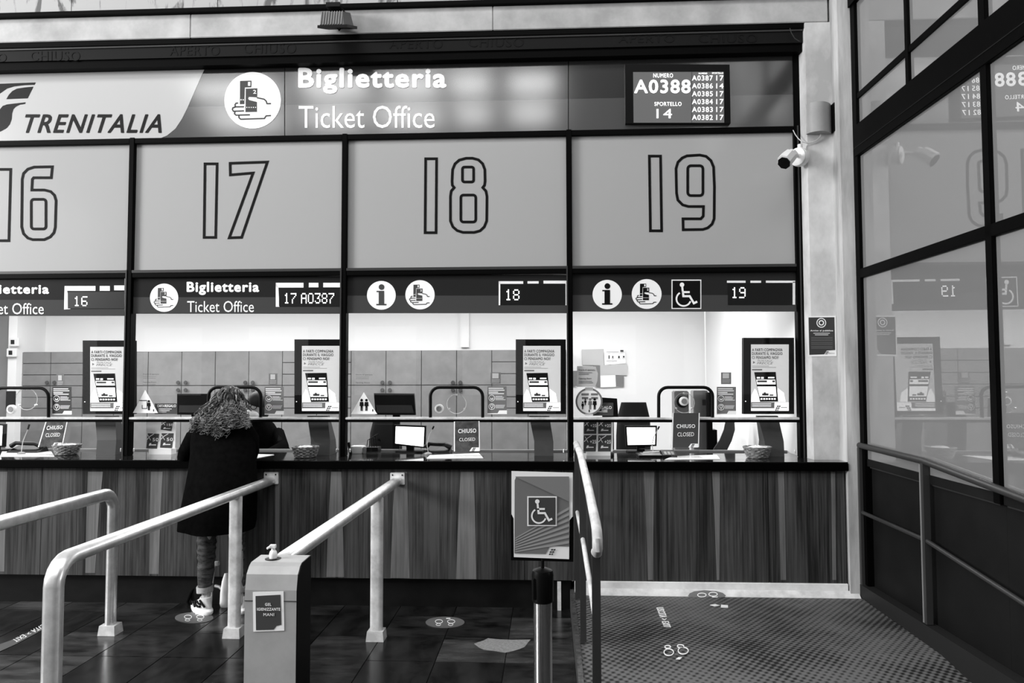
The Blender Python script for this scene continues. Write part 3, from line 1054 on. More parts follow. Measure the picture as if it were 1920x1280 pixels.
# ------------------------------------------------------------------ advert screens
def advert(label, x0, y0, x1, y1):
    kx, ky = (x1 - x0) / 95.0, (y1 - y0) / 145.0
    xf = lambda x, y: (x0 + (x - 1394) * kx, y0 + (y - 633) * ky)
    YA = 0.05
    cx = (x0 + x1) / 2
    t = thing('advert_screen', label, 'screen', (P(cx, 800, Y=0.12).x, 0.12, ZC), 'framed advert screens at the counter windows')
    PR(Y=YA, xf=xf).rect(1394, 633, 1489, 777).put('casing', m_plastic, t, depth=0.05)
    PR(Y=YA - 0.001, xf=xf).rect(1408, 645.5, 1479, 771).put('poster', m_posterlit, t)
    hi = PR(Y=YA - 0.002, xf=xf)
    hi.poly([(1408.5, 766), (1449, 766), (1453, 755.5), (1479, 755), (1479, 771), (1408.5, 771)])
    hi.poly([(1408.5, 754), (1409, 742), (1415, 729), (1418, 732), (1423, 744), (1425, 754)])
    hi.poly([(1459, 754), (1457, 740), (1458, 728), (1470, 737), (1473, 754)])
    hi.put('pale_print', m_posterhi, t)
    dk = PR(Y=YA - 0.0025, xf=xf)
    dk.poly([(1414, 698), (1454.5, 697.5), (1459, 753), (1425, 753.5)])
    dk.text('A FARTI COMPAGNIA', (1410, 653, 1467, 658.5), 0.012)
    dk.text('DURANTE IL VIAGGIO', (1410, 660, 1467, 665.5), 0.012)
    dk.text('CI PENSIAMO NOI!', (1410, 667.5, 1459.5, 673), 0.012)
    dk.put('tablet_and_slogan', m_ink, t)
    g = PR(Y=YA - 0.0022, xf=xf)
    g.rect(1408.5, 755, 1452, 766)
    g.text('PORTALE', (1420, 675, 1448, 677.5), 0.0, 0.3)
    g.text('FRECCE', (1419, 678.5, 1450, 683), 0.0, 0.4)
    g.poly([(1412, 677), (1416, 679.5), (1412, 682)])
    for yy, w in ((686, 32), (688.5, 45)):
        g.rect(1410, yy, 1410 + w, yy + 0.6)
    g.rect(1410, 692, 1429, 694.5)
    g.put('grey_print', m_mid, t)
    s_ = PR(Y=YA - 0.0035, xf=xf)
    s_.poly([(1418, 712), (1453.5, 712), (1454.5, 721), (1419.5, 721)])
    s_.poly([(1420, 725), (1454.5, 725), (1456, 744), (1424, 744)])
    s_.rects((1419, 707, 1425, 710), (1427, 707, 1432, 710.5), (1440, 707, 1452, 709.5))
    for j in range(6):
        s_.rect(1426 + 5 * j, 747, 1429.5 + 5 * j, 750)
    for yy in (757, 759.5, 762):
        s_.rect(1410, yy, 1446, yy + 0.8)
    s_.put('tablet_picture', m_posterhi, t)
    u = PR(Y=YA - 0.0045, xf=xf)
    u.rects((1420, 713.5, 1438, 717), (1448, 713.5, 1453, 717), (1432, 736, 1436, 742), (1429, 738, 1441, 742), (1443, 740, 1450, 742.5))
    logo_fs(u, 1454, 767, 0.5)
    u.rects((1464, 764, 1476, 765))
    u.put('small_print', m_dark, t)
    # pedestal
    pd = MB()
    zt_, zb_ = P(cx, 779, Y=0.12).z, ZC
    xa, xb = P(cx - 22, 800, Y=0.12).x, P(cx + 16, 800, Y=0.12).x
    pd.loft([[(xa, 0.10, zt_), (xb, 0.10, zt_), (xb, 0.15, zt_), (xa, 0.15, zt_)],
             [(xa + 0.04, 0.07, zb_ + 0.11), (xb + 0.03, 0.07, zb_ + 0.11), (xb + 0.03, 0.22, zb_ + 0.11), (xa + 0.04, 0.22, zb_ + 0.11)],
             [(xa + 0.04, 0.06, zb_), (xb + 0.03, 0.06, zb_), (xb + 0.03, 0.26, zb_), (xa + 0.04, 0.26, zb_)]])
    part('pedestal', pd, mat('dark_grey_plastic', 0.26, 0.35, spec=0.5), t)
    part('status_lamp', MB().ball(P(x0 + 4, y0 + 120 * ky, Y=YA - 0.004), 0.004, nu=8, nv=6), m_led, t)


advert('framed tablet advert screen left of the customer, at counter 16', 155, 638, 250, 777)
advert('framed tablet advert screen right of the clerk and safety notice', 552, 636, 647, 777)
advert('framed tablet advert screen right behind the top of the ramp handrail', 967, 636, 1061, 777)
advert('framed tablet advert screen nearest the concrete pier, at counter 19', 1394, 633, 1489, 777)

# ------------------------------------------------------------------ speaking hatches
def hatch(label, x0, y0, x1, y1, disc=None, speaker=None):
    t = thing('speaking_hatch', label, 'hatch', (P((x0 + x1) / 2, y1, Y=-0.015).x, -0.015, P(x0, y1, Y=-0.015).z), 'arched speaking hatches in the counter windows')
    r = 17
    pts = [(x0, y1)]
    for a in range(180, 271, 15):
        pts.append((x0 + r + r * math.cos(math.radians(a)), y0 + r + r * math.sin(math.radians(a))))
    for a in range(270, 361, 15):
        pts.append((x1 - r + r * math.cos(math.radians(a)), y0 + r + r * math.sin(math.radians(a))))
    pts.append((x1, y1))
    part('frame', MB().tube([P(a, b, Y=-0.012) for a, b in pts], 0.0125, 10), m_black2, t, smooth=True)
    if disc:
        dx, dy, dr = disc
        g = MB().lathe(P(dx, dy, Y=0.03), [(dr * 0.004, 0), (dr * 0.004, 0.006)], 28, axis='Y')
        part('disc', g, m_acr, t)
        rg = MB()
        pr = PR(Y=0.028)
        pr.ring(dx, dy, dr, 1.1)
        pr.put('disc_rim', m_pale, t)
        for a in (90, 215, 325):
            part('spacer', MB().lathe(P(dx + dr * 0.95 * math.cos(math.radians(a)), dy - dr * 0.95 * math.sin(math.radians(a)), Y=0.012), [(0.007, 0), (0.007, 0.022)], 10, axis='Y'), m_steel, t)
    if speaker:
        sx, sy = speaker
        sp = part('talk_unit', MB().lathe(P(sx, sy, Y=0.02), [(0.028, 0.0), (0.034, 0.004), (0.034, 0.03)], 22, axis='Y'), m_wplastic, t, smooth=True)
        q = part('grille', MB().lathe(P(sx, sy, Y=0.016), [(0.020, 0), (0.021, 0.006)], 20, axis='Y'), m_gplastic, sp)
        q['_o'] = list(origin(t))


hatch('arched black hatch frame cut by the left photo edge', -12, 727, 91, 782, (50, 748, 20), (19, 767))
hatch('arched black hatch frame behind the customer head', 391, 726, 489, 782, (443, 756, 18))
hatch('arched black hatch frame with a round white talk unit', 807, 726, 905, 784, (856, 757, 18), (823, 766))
hatch('arched black hatch frame in front of the grey metal box', 1235, 726, 1336, 784, (1283, 755, 19), (1283, 752))

# ------------------------------------------------------------------ stickers on the glass
for lab, x0, y0 in (('dark safety notice right of the leftmost hatch frame', 98, 725), ('dark safety notice on the glass right of the clerk', 496, 725),
                    ('dark safety notice right of the hatch with the white talk unit', 914, 724), ('dark safety notice under the wheelchair window, left of its advert', 1344, 725)):
    t = thing('safety_notice', lab, 'sticker', (P(x0 + 18, y0 + 51, Y=0.004).x, 0.004, P(x0, y0 + 51, Y=0.004).z), 'dark safety notices on the counter glass')
    PR(Y=0.006).rect(x0, y0, x0 + 36, y0 + 52).put('sheet', m_mid if x0 > 200 else m_dark, t, depth=0.001)
    w = PR(Y=0.004)
    for yy, ww in ((3, 30), (6.5, 32), (10, 20), (13, 31)):
        w.rect(x0 + 2, y0 + yy, x0 + ww, y0 + yy + 1.6)
    w.ring(x0 + 8, y0 + 22, 5.6, 1.0, n=20)
    w.ring(x0 + 8, y0 + 38, 5.6, 1.0, n=20)
    w.poly([(x0 + 5, y0 + 20), (x0 + 7, y0 + 23), (x0 + 9, y0 + 23), (x0 + 11, y0 + 20), (x0 + 10.5, y0 + 25), (x0 + 5.5, y0 + 25)])
    w.ring(x0 + 8, y0 + 37, 2.6, 1.2, n=14)
    w.rect(x0 + 7.5, y0 + 39, x0 + 8.5, y0 + 44)
    for yy, ww in ((18, 28), (20.2, 31), (22.4, 30), (24.6, 34), (35, 33), (37.3, 32), (39.6, 31)):
        w.rect(x0 + 15, y0 + yy, x0 + ww, y0 + yy + 0.9)
    w.poly([(x0, y0 + 52), (x0, y0 + 50.5), (x0 + 19, y0 + 50.5), (x0 + 22, y0 + 45), (x0 + 36.5, y0 + 45), (x0 + 36.5, y0 + 52)])
    w.put('print', m_white, t)
for lab, x0, y0, x1, y1 in (('small grey sticker right of the leftmost hatch frame', 106, 702, 120, 722), ('small grey sticker above and right of the clerk head', 504, 700, 520, 721),
                            ('small grey sticker right of the hatch with the talk unit', 920, 698, 939, 719), ('small grey sticker under the wheelchair sign band', 1352, 698, 1371, 720)):
    t = thing('small_sticker', lab, 'sticker', tuple(P((x0 + x1) / 2, y1, Y=0.004)), 'small grey stickers on the counter glass')
    PR(Y=0.006).rect(x0, y0, x1, y1).put('sheet', m_mid, t, depth=0.001)
    w = PR(Y=0.004)
    w.rect(x0 + 3, y0 + 1.5, x1 - 4, y0 + 11)
    w.rects((x0 + 2, y0 + 13, x1 - 2, y0 + 13.8), (x0 + 2, y0 + 15.5, x1 - 2, y0 + 16.3), (x0 + 2, y0 + 18, x1 - 3, y0 + 18.8))
    w.put('print', m_pale, t)

def people_marks(pr, xs, y, h):
    for x in xs:
        pr.disc(x, y, h * 0.13, n=10)
        pr.poly([(x - h * .16, y + h * .16), (x + h * .16, y + h * .16), (x + h * .2, y + h * .55), (x + h * .1, y + h * .55), (x + h * .1, y + h), (x + h * .02, y + h), (x, y + h * .6), (x - h * .02, y + h), (x - h * .1, y + h), (x - h * .1, y + h * .55), (x - h * .2, y + h * .55)])

for lab, pts, px in (('white triangular distancing sign left of the customer', [(272, 731), (296, 774), (249, 774)], [290]),
                     ('white triangular distancing sign with two people, counter 18', [(682, 735), (707, 776), (658, 776)], [678, 687])):
    t = thing('triangle_sign', lab, 'sign', tuple(P(pts[0][0], 776, Y=0.03)), 'white triangular distancing signs')
    PR(Y=0.03).poly(pts).put('card', m_white, t, depth=0.003)
    k = PR(Y=0.028)
    if len(px) == 1:
        k.rects((261, 750, 276, 751.3), (266, 759, 267, 766), (266, 765, 276, 766.2), (275, 752, 276, 766))
        people_marks(k, [279], 752, 17)
        k.rect(287, 767, 288.6, 771)
    else:
        people_marks(k, px, 750, 20)
        k.rect(698, 767, 699.6, 771)
    k.put('print', m_ink, t)
t = thing('round_sign', 'round white sign with four little people at the left of counter 19', 'sign', tuple(P(1104, 779, Y=0.03)))
PR(Y=0.032).disc(1104.5, 752.5, 25.5).put('ring_plate', m_mid, t, depth=0.003)
PR(Y=0.030).disc(1104.5, 752.5, 22.2).put('white_face', m_white, t)
k = PR(Y=0.028)
people_marks(k, [1092.5], 754, 13)
people_marks(k, [1097.5], 748.5, 11)
people_marks(k, [1115], 748.5, 19)
k.rect(1103.8, 768, 1105.8, 772.5)
k.put('print', m_ink, t)
k = PR(Y=0.0285)
people_marks(k, [1106.5], 748.5, 19)
k.rects((1090, 737, 1104, 741), (1108, 737, 1121, 741), (1091, 744, 1103, 748), (1108.5, 744, 1121, 748))
k.put('grey_print', m_mid, t)
PR(Y=0.027).rects((1097, 726, 1112, 731), (1097, 775, 1112, 778.5)).put('tape', m_pale, t)

for lab, x0, x1, y0, y1, X0 in (('grey gift card board beside the triangular sign near the customer', 290, 332, 756, 776, 296), ('grey gift card board behind the round sign', 1112, 1150, 755, 779, 1118)):
    t = thing('gift_card_board', lab, 'sign', tuple(P((x0 + x1) / 2, y1, Y=0.05)), 'grey gift card boards')
    PR(Y=0.05).rect(x0, y0, x1, y1).put('board', m_dark, t, depth=0.004)
    w = PR(Y=0.048)
    if x0 < 500:
        w.text('CARTA', (295, 758.5, 308, 763), 0.0)
        w.text('REGALO', (309, 758, 330, 763.2), 0.03)
        w.rects((297, 766, 322, 767), (297, 769, 318, 770), (297, 772, 312, 772.6))
    else:
        w.text('REGALO', (1118, 761, 1147, 766.5), 0.03)
        w.rects((1128, 768, 1139, 769.2), (1120, 771, 1139, 772.2))
    w.put('print', m_white, t)

for lab, x0, y0, x1 in (('opening hours lettering above the triangular sign beside the customer', 268, 700, 298), ('opening hours lettering above the two people triangle sign', 667, 701, 698)):
    t = thing('opening_hours', lab, 'lettering', tuple(P((x0 + x1) / 2, y0 + 22, Y=0.004)), 'opening hours lettering on the glass')
    w = PR(Y=0.005)
    w.text('Orario di apertura', (x0, y0, x1, y0 + 3), 0.012)
    w.text('Opening Hours', (x0, y0 + 15, x1 - 5, y0 + 18), 0.012)
    for yy in (5.5, 8.5, 20.5):
        w.rect(x0, y0 + yy, x1 - 6, y0 + yy + 0.5)
    w.put('letters', m_dark, t)
t = thing('opening_hours', 'curled paper with opening hours above the round sign, counter 19', 'lettering', tuple(P(1101, 724, Y=0.01)))
PR(Y=0.012).poly([(1082, 686), (1117, 687), (1121, 700), (1120, 714), (1116, 725), (1081, 725)]).put('paper', m_pale, t, depth=0.001)
w = PR(Y=0.008)
w.text('Orario di apertura', (1085, 691.5, 1115, 695.5), 0.015)
w.text('Opening Hours', (1085, 707.5, 1109, 711.5), 0.015)
w.rects((1085, 698, 1110, 698.8), (1085, 701, 1104, 701.8), (1085, 714, 1110, 714.8), (1085, 717, 1112, 717.8))
w.put('letters', m_dark, t)

# ------------------------------------------------------------------ inside the office
def cab(x0, x1, seams, rows, knobs, lab):
    YC = 3.0
    t = thing('storage_cabinet', lab, 'cabinet', (P((x0 + x1) / 2, 722, Y=YC).x, YC + 0.2, 0.02), 'grey storage cabinets along the back wall')
    X0, X1 = P(x0, 722, Y=YC).x, P(x1, 722, Y=YC).x
    zt_ = P(700, 657, Y=YC).z
    part('carcass', MB().box(X0, X1, YC + 0.02, YB - 0.01, 0.02, zt_), m_gap, t)
    cols = [x0] + seams + [x1]
    rows = [657] + rows + [None]
    for a, b in zip(cols[:-1], cols[1:]):
        for r0, r1 in zip(rows[:-1], rows[1:]):
            z1 = P(700, r0, Y=YC).z
            z0 = P(700, r1, Y=YC).z if r1 else 0.1
            part('door' if len(rows) == 3 else 'drawer_front', MB().box(P(a, 722, Y=YC).x + 0.0035, P(b, 722, Y=YC).x - 0.0035, YC, YC + 0.022, z0 + 0.0035, z1 - 0.0035, bev=0.002), m_cab, t)
    for (kx_, ky_) in knobs:
        part('knob', MB().lathe(P(kx_, ky_, Y=YC - 0.03), [(0.02, 0), (0.024, 0.01), (0.008, 0.014), (0.008, 0.03)], 12, axis='Y'), m_dark, t)


DR = [679, 701, 722, 744, 765, 790]
KN = lambda s: [(s - 7, 717), (s + 7, 717), (s - 7, 731), (s + 7, 731)]
cab(31, 155, [94], DR, KN(94)[:2], 'grey cabinet with drawer fronts at the far left')
cab(155, 277, [214], [722], KN(214), 'grey cabinet partly hidden behind the leftmost advert screen')
cab(277, 403, [340], [722], KN(340), 'grey cabinet behind the dark monitor left of the customer')
cab(403, 529, [466], [722], KN(466), 'grey cabinet behind the clerk')
cab(529, 658, [594], DR, [], 'grey cabinet with drawer fronts right of the clerk')
cab(658, 790, [723.5], [722], KN(723.5), 'grey cabinet above the two people triangle sign')
cab(790, 922, [856], [722], KN(856), 'grey cabinet behind the hatch with the white talk unit')
cab(922, 1062, [990], DR, [], 'grey cabinet with drawer fronts beside the pinned papers')

for lab, cx, cy, s_ in (('white wall thermostat with dark display, the upper one', 25, 641, 9), ('white wall thermostat with dark display, the lower one', 21, 661, 9)):
    t = thing('thermostat', lab, 'thermostat', tuple(P(cx, cy + s_, Y=2.86)), 'thermostats on the white post')
    a, b = P(cx - s_, cy - s_ + 1, Y=2.86), P(cx + s_, cy + s_ - 1, Y=2.86)
    part('case', MB().box(a.x, b.x, 2.86, 2.9, b.z, a.z, bev=0.006), m_wplastic, t)
    PR(Y=2.858).rect(cx - 5, cy - 4, cx + 2, cy + 4).put('display', m_ink, t)
a, b = P(11, 733, Y=2.86), P(25, 768, Y=2.86)
single('wall_box', MB().box(a.x, b.x, 2.86, 2.9, b.z, a.z, bev=0.004), m_plastic, 'black box on the white post behind counter 16', 'box')

# papers pinned to the wall of counter 19
for k, (lab, pts, mt) in enumerate((
        ('large plain sheet, upper left of the pinned papers', [(1091, 655), (1132, 654), (1131, 685), (1092, 684)], m_pale),
        ('sheet with dark marks, upper right of the pinned papers', [(1132, 655), (1172, 655), (1173, 681), (1134, 684)], m_paper),
        ('sheet pinned in the middle of the papers', [(1125, 684), (1146, 684), (1146, 704), (1125, 704)], m_pale),
        ('wide sheet at the right of the pinned papers', [(1146, 683), (1176, 682), (1176, 703), (1146, 703)], m_pale),
        ('lowest white sheet of the pinned papers', [(1125, 704), (1154, 703), (1155, 725), (1126, 726)], m_paper),
        ('small grey sheet beside the lowest white one', [(1154, 704), (1170, 704), (1170, 724), (1155, 724)], m_mid),
        ('dark grey sheet behind the opening hours paper', [(1112, 685), (1125, 685), (1126, 724), (1116, 724)], m_mid),
        ('dark sheet with a white flash by the mullion', [(1073, 695), (1082, 695), (1082, 723), (1073, 723)], m_mid))):
    pr = PR(Y=YB - 0.02 - 0.002 * k)
    pr.poly(pts)
    o = pr.put('pinned_paper', mt, None, depth=0.002)
    meta(o, lab, 'paper', 'papers pinned on the office wall')
sh = PR(Y=YB - 0.05)
sh.rects((1141, 666, 1143, 672), (1148, 667, 1150, 671), (1159, 667, 1162, 671), (1168, 667, 1171, 670), (1163, 656, 1169, 659), (1137, 659, 1160, 659.6), (1137, 676, 1157, 676.6))
o = sh.put('handwriting', m_ink, bpy.data.objects['pinned_paper.001'])
o.location = -Vector((0, 0, 0))

# desks behind the counter
dk_ = thing('staff_desk', 'dark staff desk running behind the ticket counter', 'desk', (-1.2, 0.8, 0.02))
part('desktop', MB().box(XL + 0.1, 1.8, 0.45, 1.15, 0.955, 0.985), mat('desk_top', 0.3, 0.5), dk_)
for xx in (-4.2, -2.9, -1.5, -0.2, 1.1):
    part('leg', MB().box(xx, xx + 0.06, 0.5, 1.1, 0.02, 0.955), m_plastic, dk_)


def monitor(label, quad, Y, base_z, lit, back=False):
    """quad: pixel corners of the casing tl, tr, br, bl"""
    c = P((quad[2][0] + quad[3][0]) / 2, quad[2][1], Y=Y)
    t = thing('monitor', label, 'monitor', (c.x, Y + 0.05, base_z), 'monitors on the counter and desks')
    PR(Y=Y).poly(quad).put('casing', m_plastic, t, depth=0.035)
    if lit:
        (x0, y0), (x1, y1), (x2, y2), (x3, y3) = quad
        i_ = 3.0
        PR(Y=Y - 0.002).poly([(x0 + i_, y0 + i_), (x1 - i_, y1 + i_), (x2 - i_, y2 - i_), (x3 + i_, y3 - i_)]).put('lit_screen', m_screen_on, t)
    if back:
        (x0, y0), (x1, y1), (x2, y2), (x3, y3) = quad
        PR(Y=Y - 0.012).poly([(x0 + 4, (y0 + y3) / 2 + 2), (x1 - 4, (y0 + y3) / 2 + 2), (x2 - 3, y2 - 4), (x3 + 3, y3 - 4)]).put('back_shell', mat('monitor_back', 0.11, 0.4), t, depth=0.012)
    part('stand', MB().box(c.x - 0.03, c.x + 0.03, Y + 0.03, Y + 0.06, base_z, c.z + 0.05), m_plastic, t)
    part('base', MB().box(c.x - 0.11, c.x + 0.11, Y - 0.03, Y + 0.12, base_z, base_z + 0.012, bev=0.004), m_plastic, t)
    return t


monitor('small lit white monitor in front of the large dark monitor back', [(739, 796), (798.5, 798), (797, 840), (738, 834)], 0.28, ZC, True)
monitor('small lit white monitor between the gift cards and closed sign', [(1172, 798), (1232, 798), (1231, 836), (1174, 837)], 0.28, ZC, True)
t_ = monitor('dark back of a large monitor beside the two people sign', [(701, 737), (776, 737.5), (779, 778), (704, 777.5)], 0.75, 0.985, False, True)
monitor('dark back of a large monitor left of the customer', [(332, 738), (392, 738), (392, 778), (332, 777)], 0.75, 0.985, False, True)
monitor('dark monitor edge showing behind the round sign', [(1128, 745), (1157, 747), (1160, 790), (1130, 790)], 0.95, 0.985, False)
monitor('sliver of a lit monitor at the left photo edge', [(-36, 792), (8, 795), (6, 838), (-36, 836)], 0.28, ZC, True)

# office chairs
def chair(label, px, py0, py1, w, Y, headrest=True):
    c = P(px, py0, Y=Y)
    zt_, zb_ = c.z, P(px, py1, Y=Y).z
    hw = w / 2 * (Y + 5.6) / F
    t = thing('office_chair', label, 'chair', (c.x, Y + 0.1, 0.02), 'office chairs behind the counter')
    rg = []
    for k in range(7):
        z = zt_ + (zb_ - 0.5 - zt_) * k / 6
        e = (0.72, 0.95, 1.0, 1.0, 0.98, 0.95, 0.85)[k]
        rg.append([(c.x + hw * e * math.cos(a), Y + 0.04 * math.sin(a) + 0.02 * k, z) for a in [2 * PI * j / 16 for j in range(16)]])
    part('backrest', MB().loft(rg), m_greyfab, t, smooth=True)
    part('seat', MB().box(c.x - hw, c.x + hw, Y - 0.1, Y + 0.42, 0.5, 0.57, bev=0.03), m_greyfab, t)
    part('column', MB().lathe((c.x, Y + 0.16, 0.08), [(0.03, 0), (0.03, 0.42)], 12), m_plastic, t)
    for a in range(5):
        q = 2 * PI * a / 5
        part('foot', MB().tube([(c.x, Y + 0.16, 0.1), (c.x + 0.28 * math.cos(q), Y + 0.16 + 0.28 * math.sin(q), 0.045)], 0.022, 8), m_plastic, t)


chair('black office chair between round sign and hatch at counter 19', 1188, 754, 838, 64, 1.25)
chair('black office chair behind the small lit monitor at counter 18', 722, 786, 842, 62, 1.3)

# lamps of clutter on the counters: closed signs
def closed_sign(label, pts, tilt_words, Y=-0.02, txt=None):
    """pts: tl tr br bl of the clear holder; txt: two quads of words"""
    c = P((pts[2][0] + pts[3][0]) / 2, pts[2][1], Y=Y)
    t = thing('closed_sign', label, 'sign', (c.x, Y, ZC), 'closed signs standing on the counter')
    PR(Y=Y).poly([(pts[0][0] - 3, pts[0][1]), (pts[1][0] + 3, pts[1][1]), (pts[2][0] + 3, pts[2][1]), (pts[3][0] - 3, pts[3][1])]).put('holder', m_acr, t, depth=0.003)
    w = PR(Y=Y - 0.002)
    w.poly([(pts[0][0] - 2, pts[0][1]), (pts[1][0] + 2, pts[1][1]), (pts[2][0] + 2, pts[2][1]), (pts[3][0] - 2, pts[3][1])])
    w.put('white_margin', m_white, t)
    PR(Y=Y - 0.003).poly(pts).put('card', mat('closed_card', 0.34, 0.35, tex='noise', v2=0.2, scale=25) if not tilt_words else m_dark, t)  # mottled grey card except on the bold sign
    w = PR(Y=Y - 0.0045)
    for s_, q, b in txt:
        w.textq(s_, q, b)
    (bx, by) = pts[2]
    w.poly([(bx + 0.5, by + 0.5), (bx - 18, by + 0.5), (bx - 13, by - 6.5), (bx + 0.5, by - 6.5)])
    w.put('lettering', m_white, t)
    g = PR(Y=Y - 0.006)
    logo_fs(g, bx - 13, by - 1.5, 0.35)
    g.put('emblem', m_dark, t)
    zb = c.z
    part('foot', MB().box(c.x - 0.12, c.x + 0.12, Y - 0.05, Y + 0.07, ZC, ZC + 0.006), m_acr, t)
    if zb > ZC + 0.01:
        part('leg', MB().box(c.x - 0.1, c.x + 0.1, Y - 0.001, Y + 0.003, ZC + 0.004, zb + 0.01), m_acr, t)


closed_sign('bold CHIUSO CLOSED sign standing clear on counter 19', [(1263, 774), (1310, 774), (1308.5, 838), (1261, 839)], True, -0.06,
            [('CHIUSO', [(1268.5, 802.5), (1303.5, 802), (1303.5, 795), (1268.5, 795)], 0.03), ('CLOSED', [(1270, 818), (1301, 817.5), (1301.5, 810), (1270.5, 810.5)], 0.0)])
closed_sign('CHIUSO CLOSED sign washed by reflections on counter 18', [(853, 790), (897, 789), (898, 845), (853, 846)], False, -0.03,
            [('CHIUSO', [(859, 812), (893, 811), (893, 803), (859, 804)], 0.03), ('CLOSED', [(861, 827), (891, 826), (891, 820), (861, 821)], 0.0)])
closed_sign('leaning CHIUSO CLOSED sign behind the basket on counter 16', [(88, 788), (125, 788), (115, 836), (73, 838)], False, -0.02,
            [('CHIUSO', [(87, 806), (117, 804), (119, 797), (88, 798)], 0.025), ('CLOSED', [(85, 819), (112, 818), (113, 811), (86, 812)], 0.0)])

# gift card racks
def rack(label, board, cards, Y=0.10):
    c = P((board[0][0] + board[1][0]) / 2, board[2][1], Y=Y)
    t = thing('gift_card_rack', label, 'rack', (c.x, Y, ZC), 'white gift card racks on the counter')
    PR(Y=Y).poly(board).put('board', m_white, t, depth=0.004)
    b = P(board[2][0], board[2][1], Y=Y)
    part('foot', MB().box(c.x - 0.09, c.x + 0.09, Y - 0.02, Y + 0.06, ZC, max(ZC + 0.006, b.z)), m_wplastic, t)
    for q, s_ in cards:
        k = PR(Y=Y - 0.003)
        k.poly(q)
        cd_ = k.put('gift_card', m_dark, t, depth=0.002)
        w = PR(Y=Y - 0.0045)
        xs = [p[0] for p in q]
        ys_ = [p[1] for p in q]
        x0, x1, y0, y1 = min(xs), max(xs), min(ys_), max(ys_)
        W_, H_ = x1 - x0, y1 - y0
        w.text(s_, (x0 + W_ * .5, y0 + H_ * .3, x0 + W_ * .97, y0 + H_ * .52), 0.03)
        w.rects((x0 + W_ * .32, y0 + H_ * .72, x0 + W_ * .78, y0 + H_ * .78))
        w.poly([(x0 + W_ * .2, y0 + H_ * .80), (x0 + W_ * .27, y0 + H_ * .64), (x0 + W_ * .42, y0 + H_ * .64), (x0 + W_ * .33, y0 + H_ * .80)])
        w.stroke([(x0 + W_ * .05, y0 + H_ * .42), (x0 + W_ * .3, y0 + H_ * .2), (x0 + W_ * .62, y0 + H_ * .03)], 1.3)
        w.stroke([(x0 + W_ * .12, y0 + H_ * .1), (x0 + W_ * .22, y0 + H_ * .25), (x0 + W_ * .35, y0 + H_ * .45)], 1.1)
        w.put('card_print', m_white, cd_)


rack('white rack with four +25 gift cards at counter 19', [(1094, 787), (1150, 787), (1149, 846.5), (1093, 846.5)],
     [([(1096, 787), (1119, 787), (1118, 813), (1095, 813)], '+25'), ([(1122, 787), (1146, 787), (1145.5, 813), (1121.5, 813)], '+25'),
      ([(1095, 816), (1118.5, 815), (1117, 846), (1094, 846)], '+25'), ([(1122, 816), (1146, 815.5), (1145, 846), (1121, 846)], '+25')])
rack('white rack with three gift cards left of the customer', [(275, 788), (330, 788), (328, 841), (274, 841)],
     [([(304, 788), (325, 789), (321, 808), (301, 805)], '150'), ([(277, 812), (298, 813), (294, 841), (274, 840)], '50'), ([(303, 812), (325, 812), (322, 840), (300, 839)], '50')])

# wicker baskets
def basket(label, cx, yt, yb, wt, wb_, Y):
    c0 = P(cx, yb, Z=ZC)
    D_ = c0.y + 5.6
    R1, R0 = wt / 2 * D_ / F, wb_ / 2 * D_ / F
    h = (yb - yt) * D_ / F * 0.92
    t = thing('wicker_basket', label, 'basket', tuple(c0), 'wicker baskets on the counter')
    rows = 7
    n = 22
    for r in range(rows):
        z = ZC + 0.004 + h * (r + 0.5) / rows
        Rr = R0 + (R1 - R0) * ((r + 0.5) / rows) ** 0.8
        pts = []
        for j in range(n * 2 + 1):
            a = 2 * PI * j / (n * 2)
            w = 0.0035 * (1 if (j + 2 * (r % 2)) % 4 < 2 else -1)
            pts.append((c0.x + (Rr + w) * math.cos(a), c0.y + (Rr + w) * math.sin(a), z))
        part('woven_row', MB().tube(pts, h / rows * 0.5, 6), m_wicker, t, smooth=True)
    st = MB()
    for j in range(n):
        a = 2 * PI * j / n
        st.tube([(c0.x + R0 * math.cos(a), c0.y + R0 * math.sin(a), ZC + 0.003), (c0.x + R1 * math.cos(a), c0.y + R1 * math.sin(a), ZC + h)], 0.0025, 4)
    s_ = part('stakes', st, m_wicker, t)
    s_['kind'] = 'stuff'
    rim = [(c0.x + R1 * 1.02 * math.cos(2 * PI * j / 30), c0.y + R1 * 1.02 * math.sin(2 * PI * j / 30), ZC + h + 0.002 * (j % 2)) for j in range(31)]
    part('rim', MB().tube(rim, 0.006, 7), m_wicker, t, smooth=True)
    part('bottom', MB().lathe((c0.x, c0.y, ZC + 0.001), [(R0, 0), (R0, 0.006)], 20), m_wicker, t)
    pl_ = thing('paper_napkins', 'crumpled white papers lying in the ' + label.replace('wicker basket', 'basket'), 'paper', (c0.x, c0.y, ZC + h * 0.5))
    cr = MB()
    rings = []
    for k in range(4):
        rr = R1 * (0.82, 0.7, 0.45, 0.1)[k]
        rings.append([(c0.x + rr * math.cos(2 * PI * j / 12) * random.uniform(.9, 1.08), c0.y + rr * math.sin(2 * PI * j / 12), ZC + h * (0.82, 0.98, 1.08, 1.14)[k] + random.uniform(-.006, .006)) for j in range(12)])
    part('sheets', cr.loft(rings), m_paper, pl_)


basket('wicker basket on counter 16 near the leaning closed sign', 125, 832, 852, 48, 34, 0)
basket('wicker basket on counter 17 right of the customer', 572.5, 836, 857, 48, 36, 0)
basket('wicker basket on counter 19 below the advert screen', 1420, 837, 858, 48, 34, 0)

# papers, pads, phones on the counter
def sheet(name, label, cat, pts, mt, z=None, th=0.003):
    z = ZC if z is None else z
    pr = PR(Z=z + th)
    pr.poly(pts)
    o = pr.put(name, mt, None, depth=th - 0.0005)
    return meta(o, label, cat)


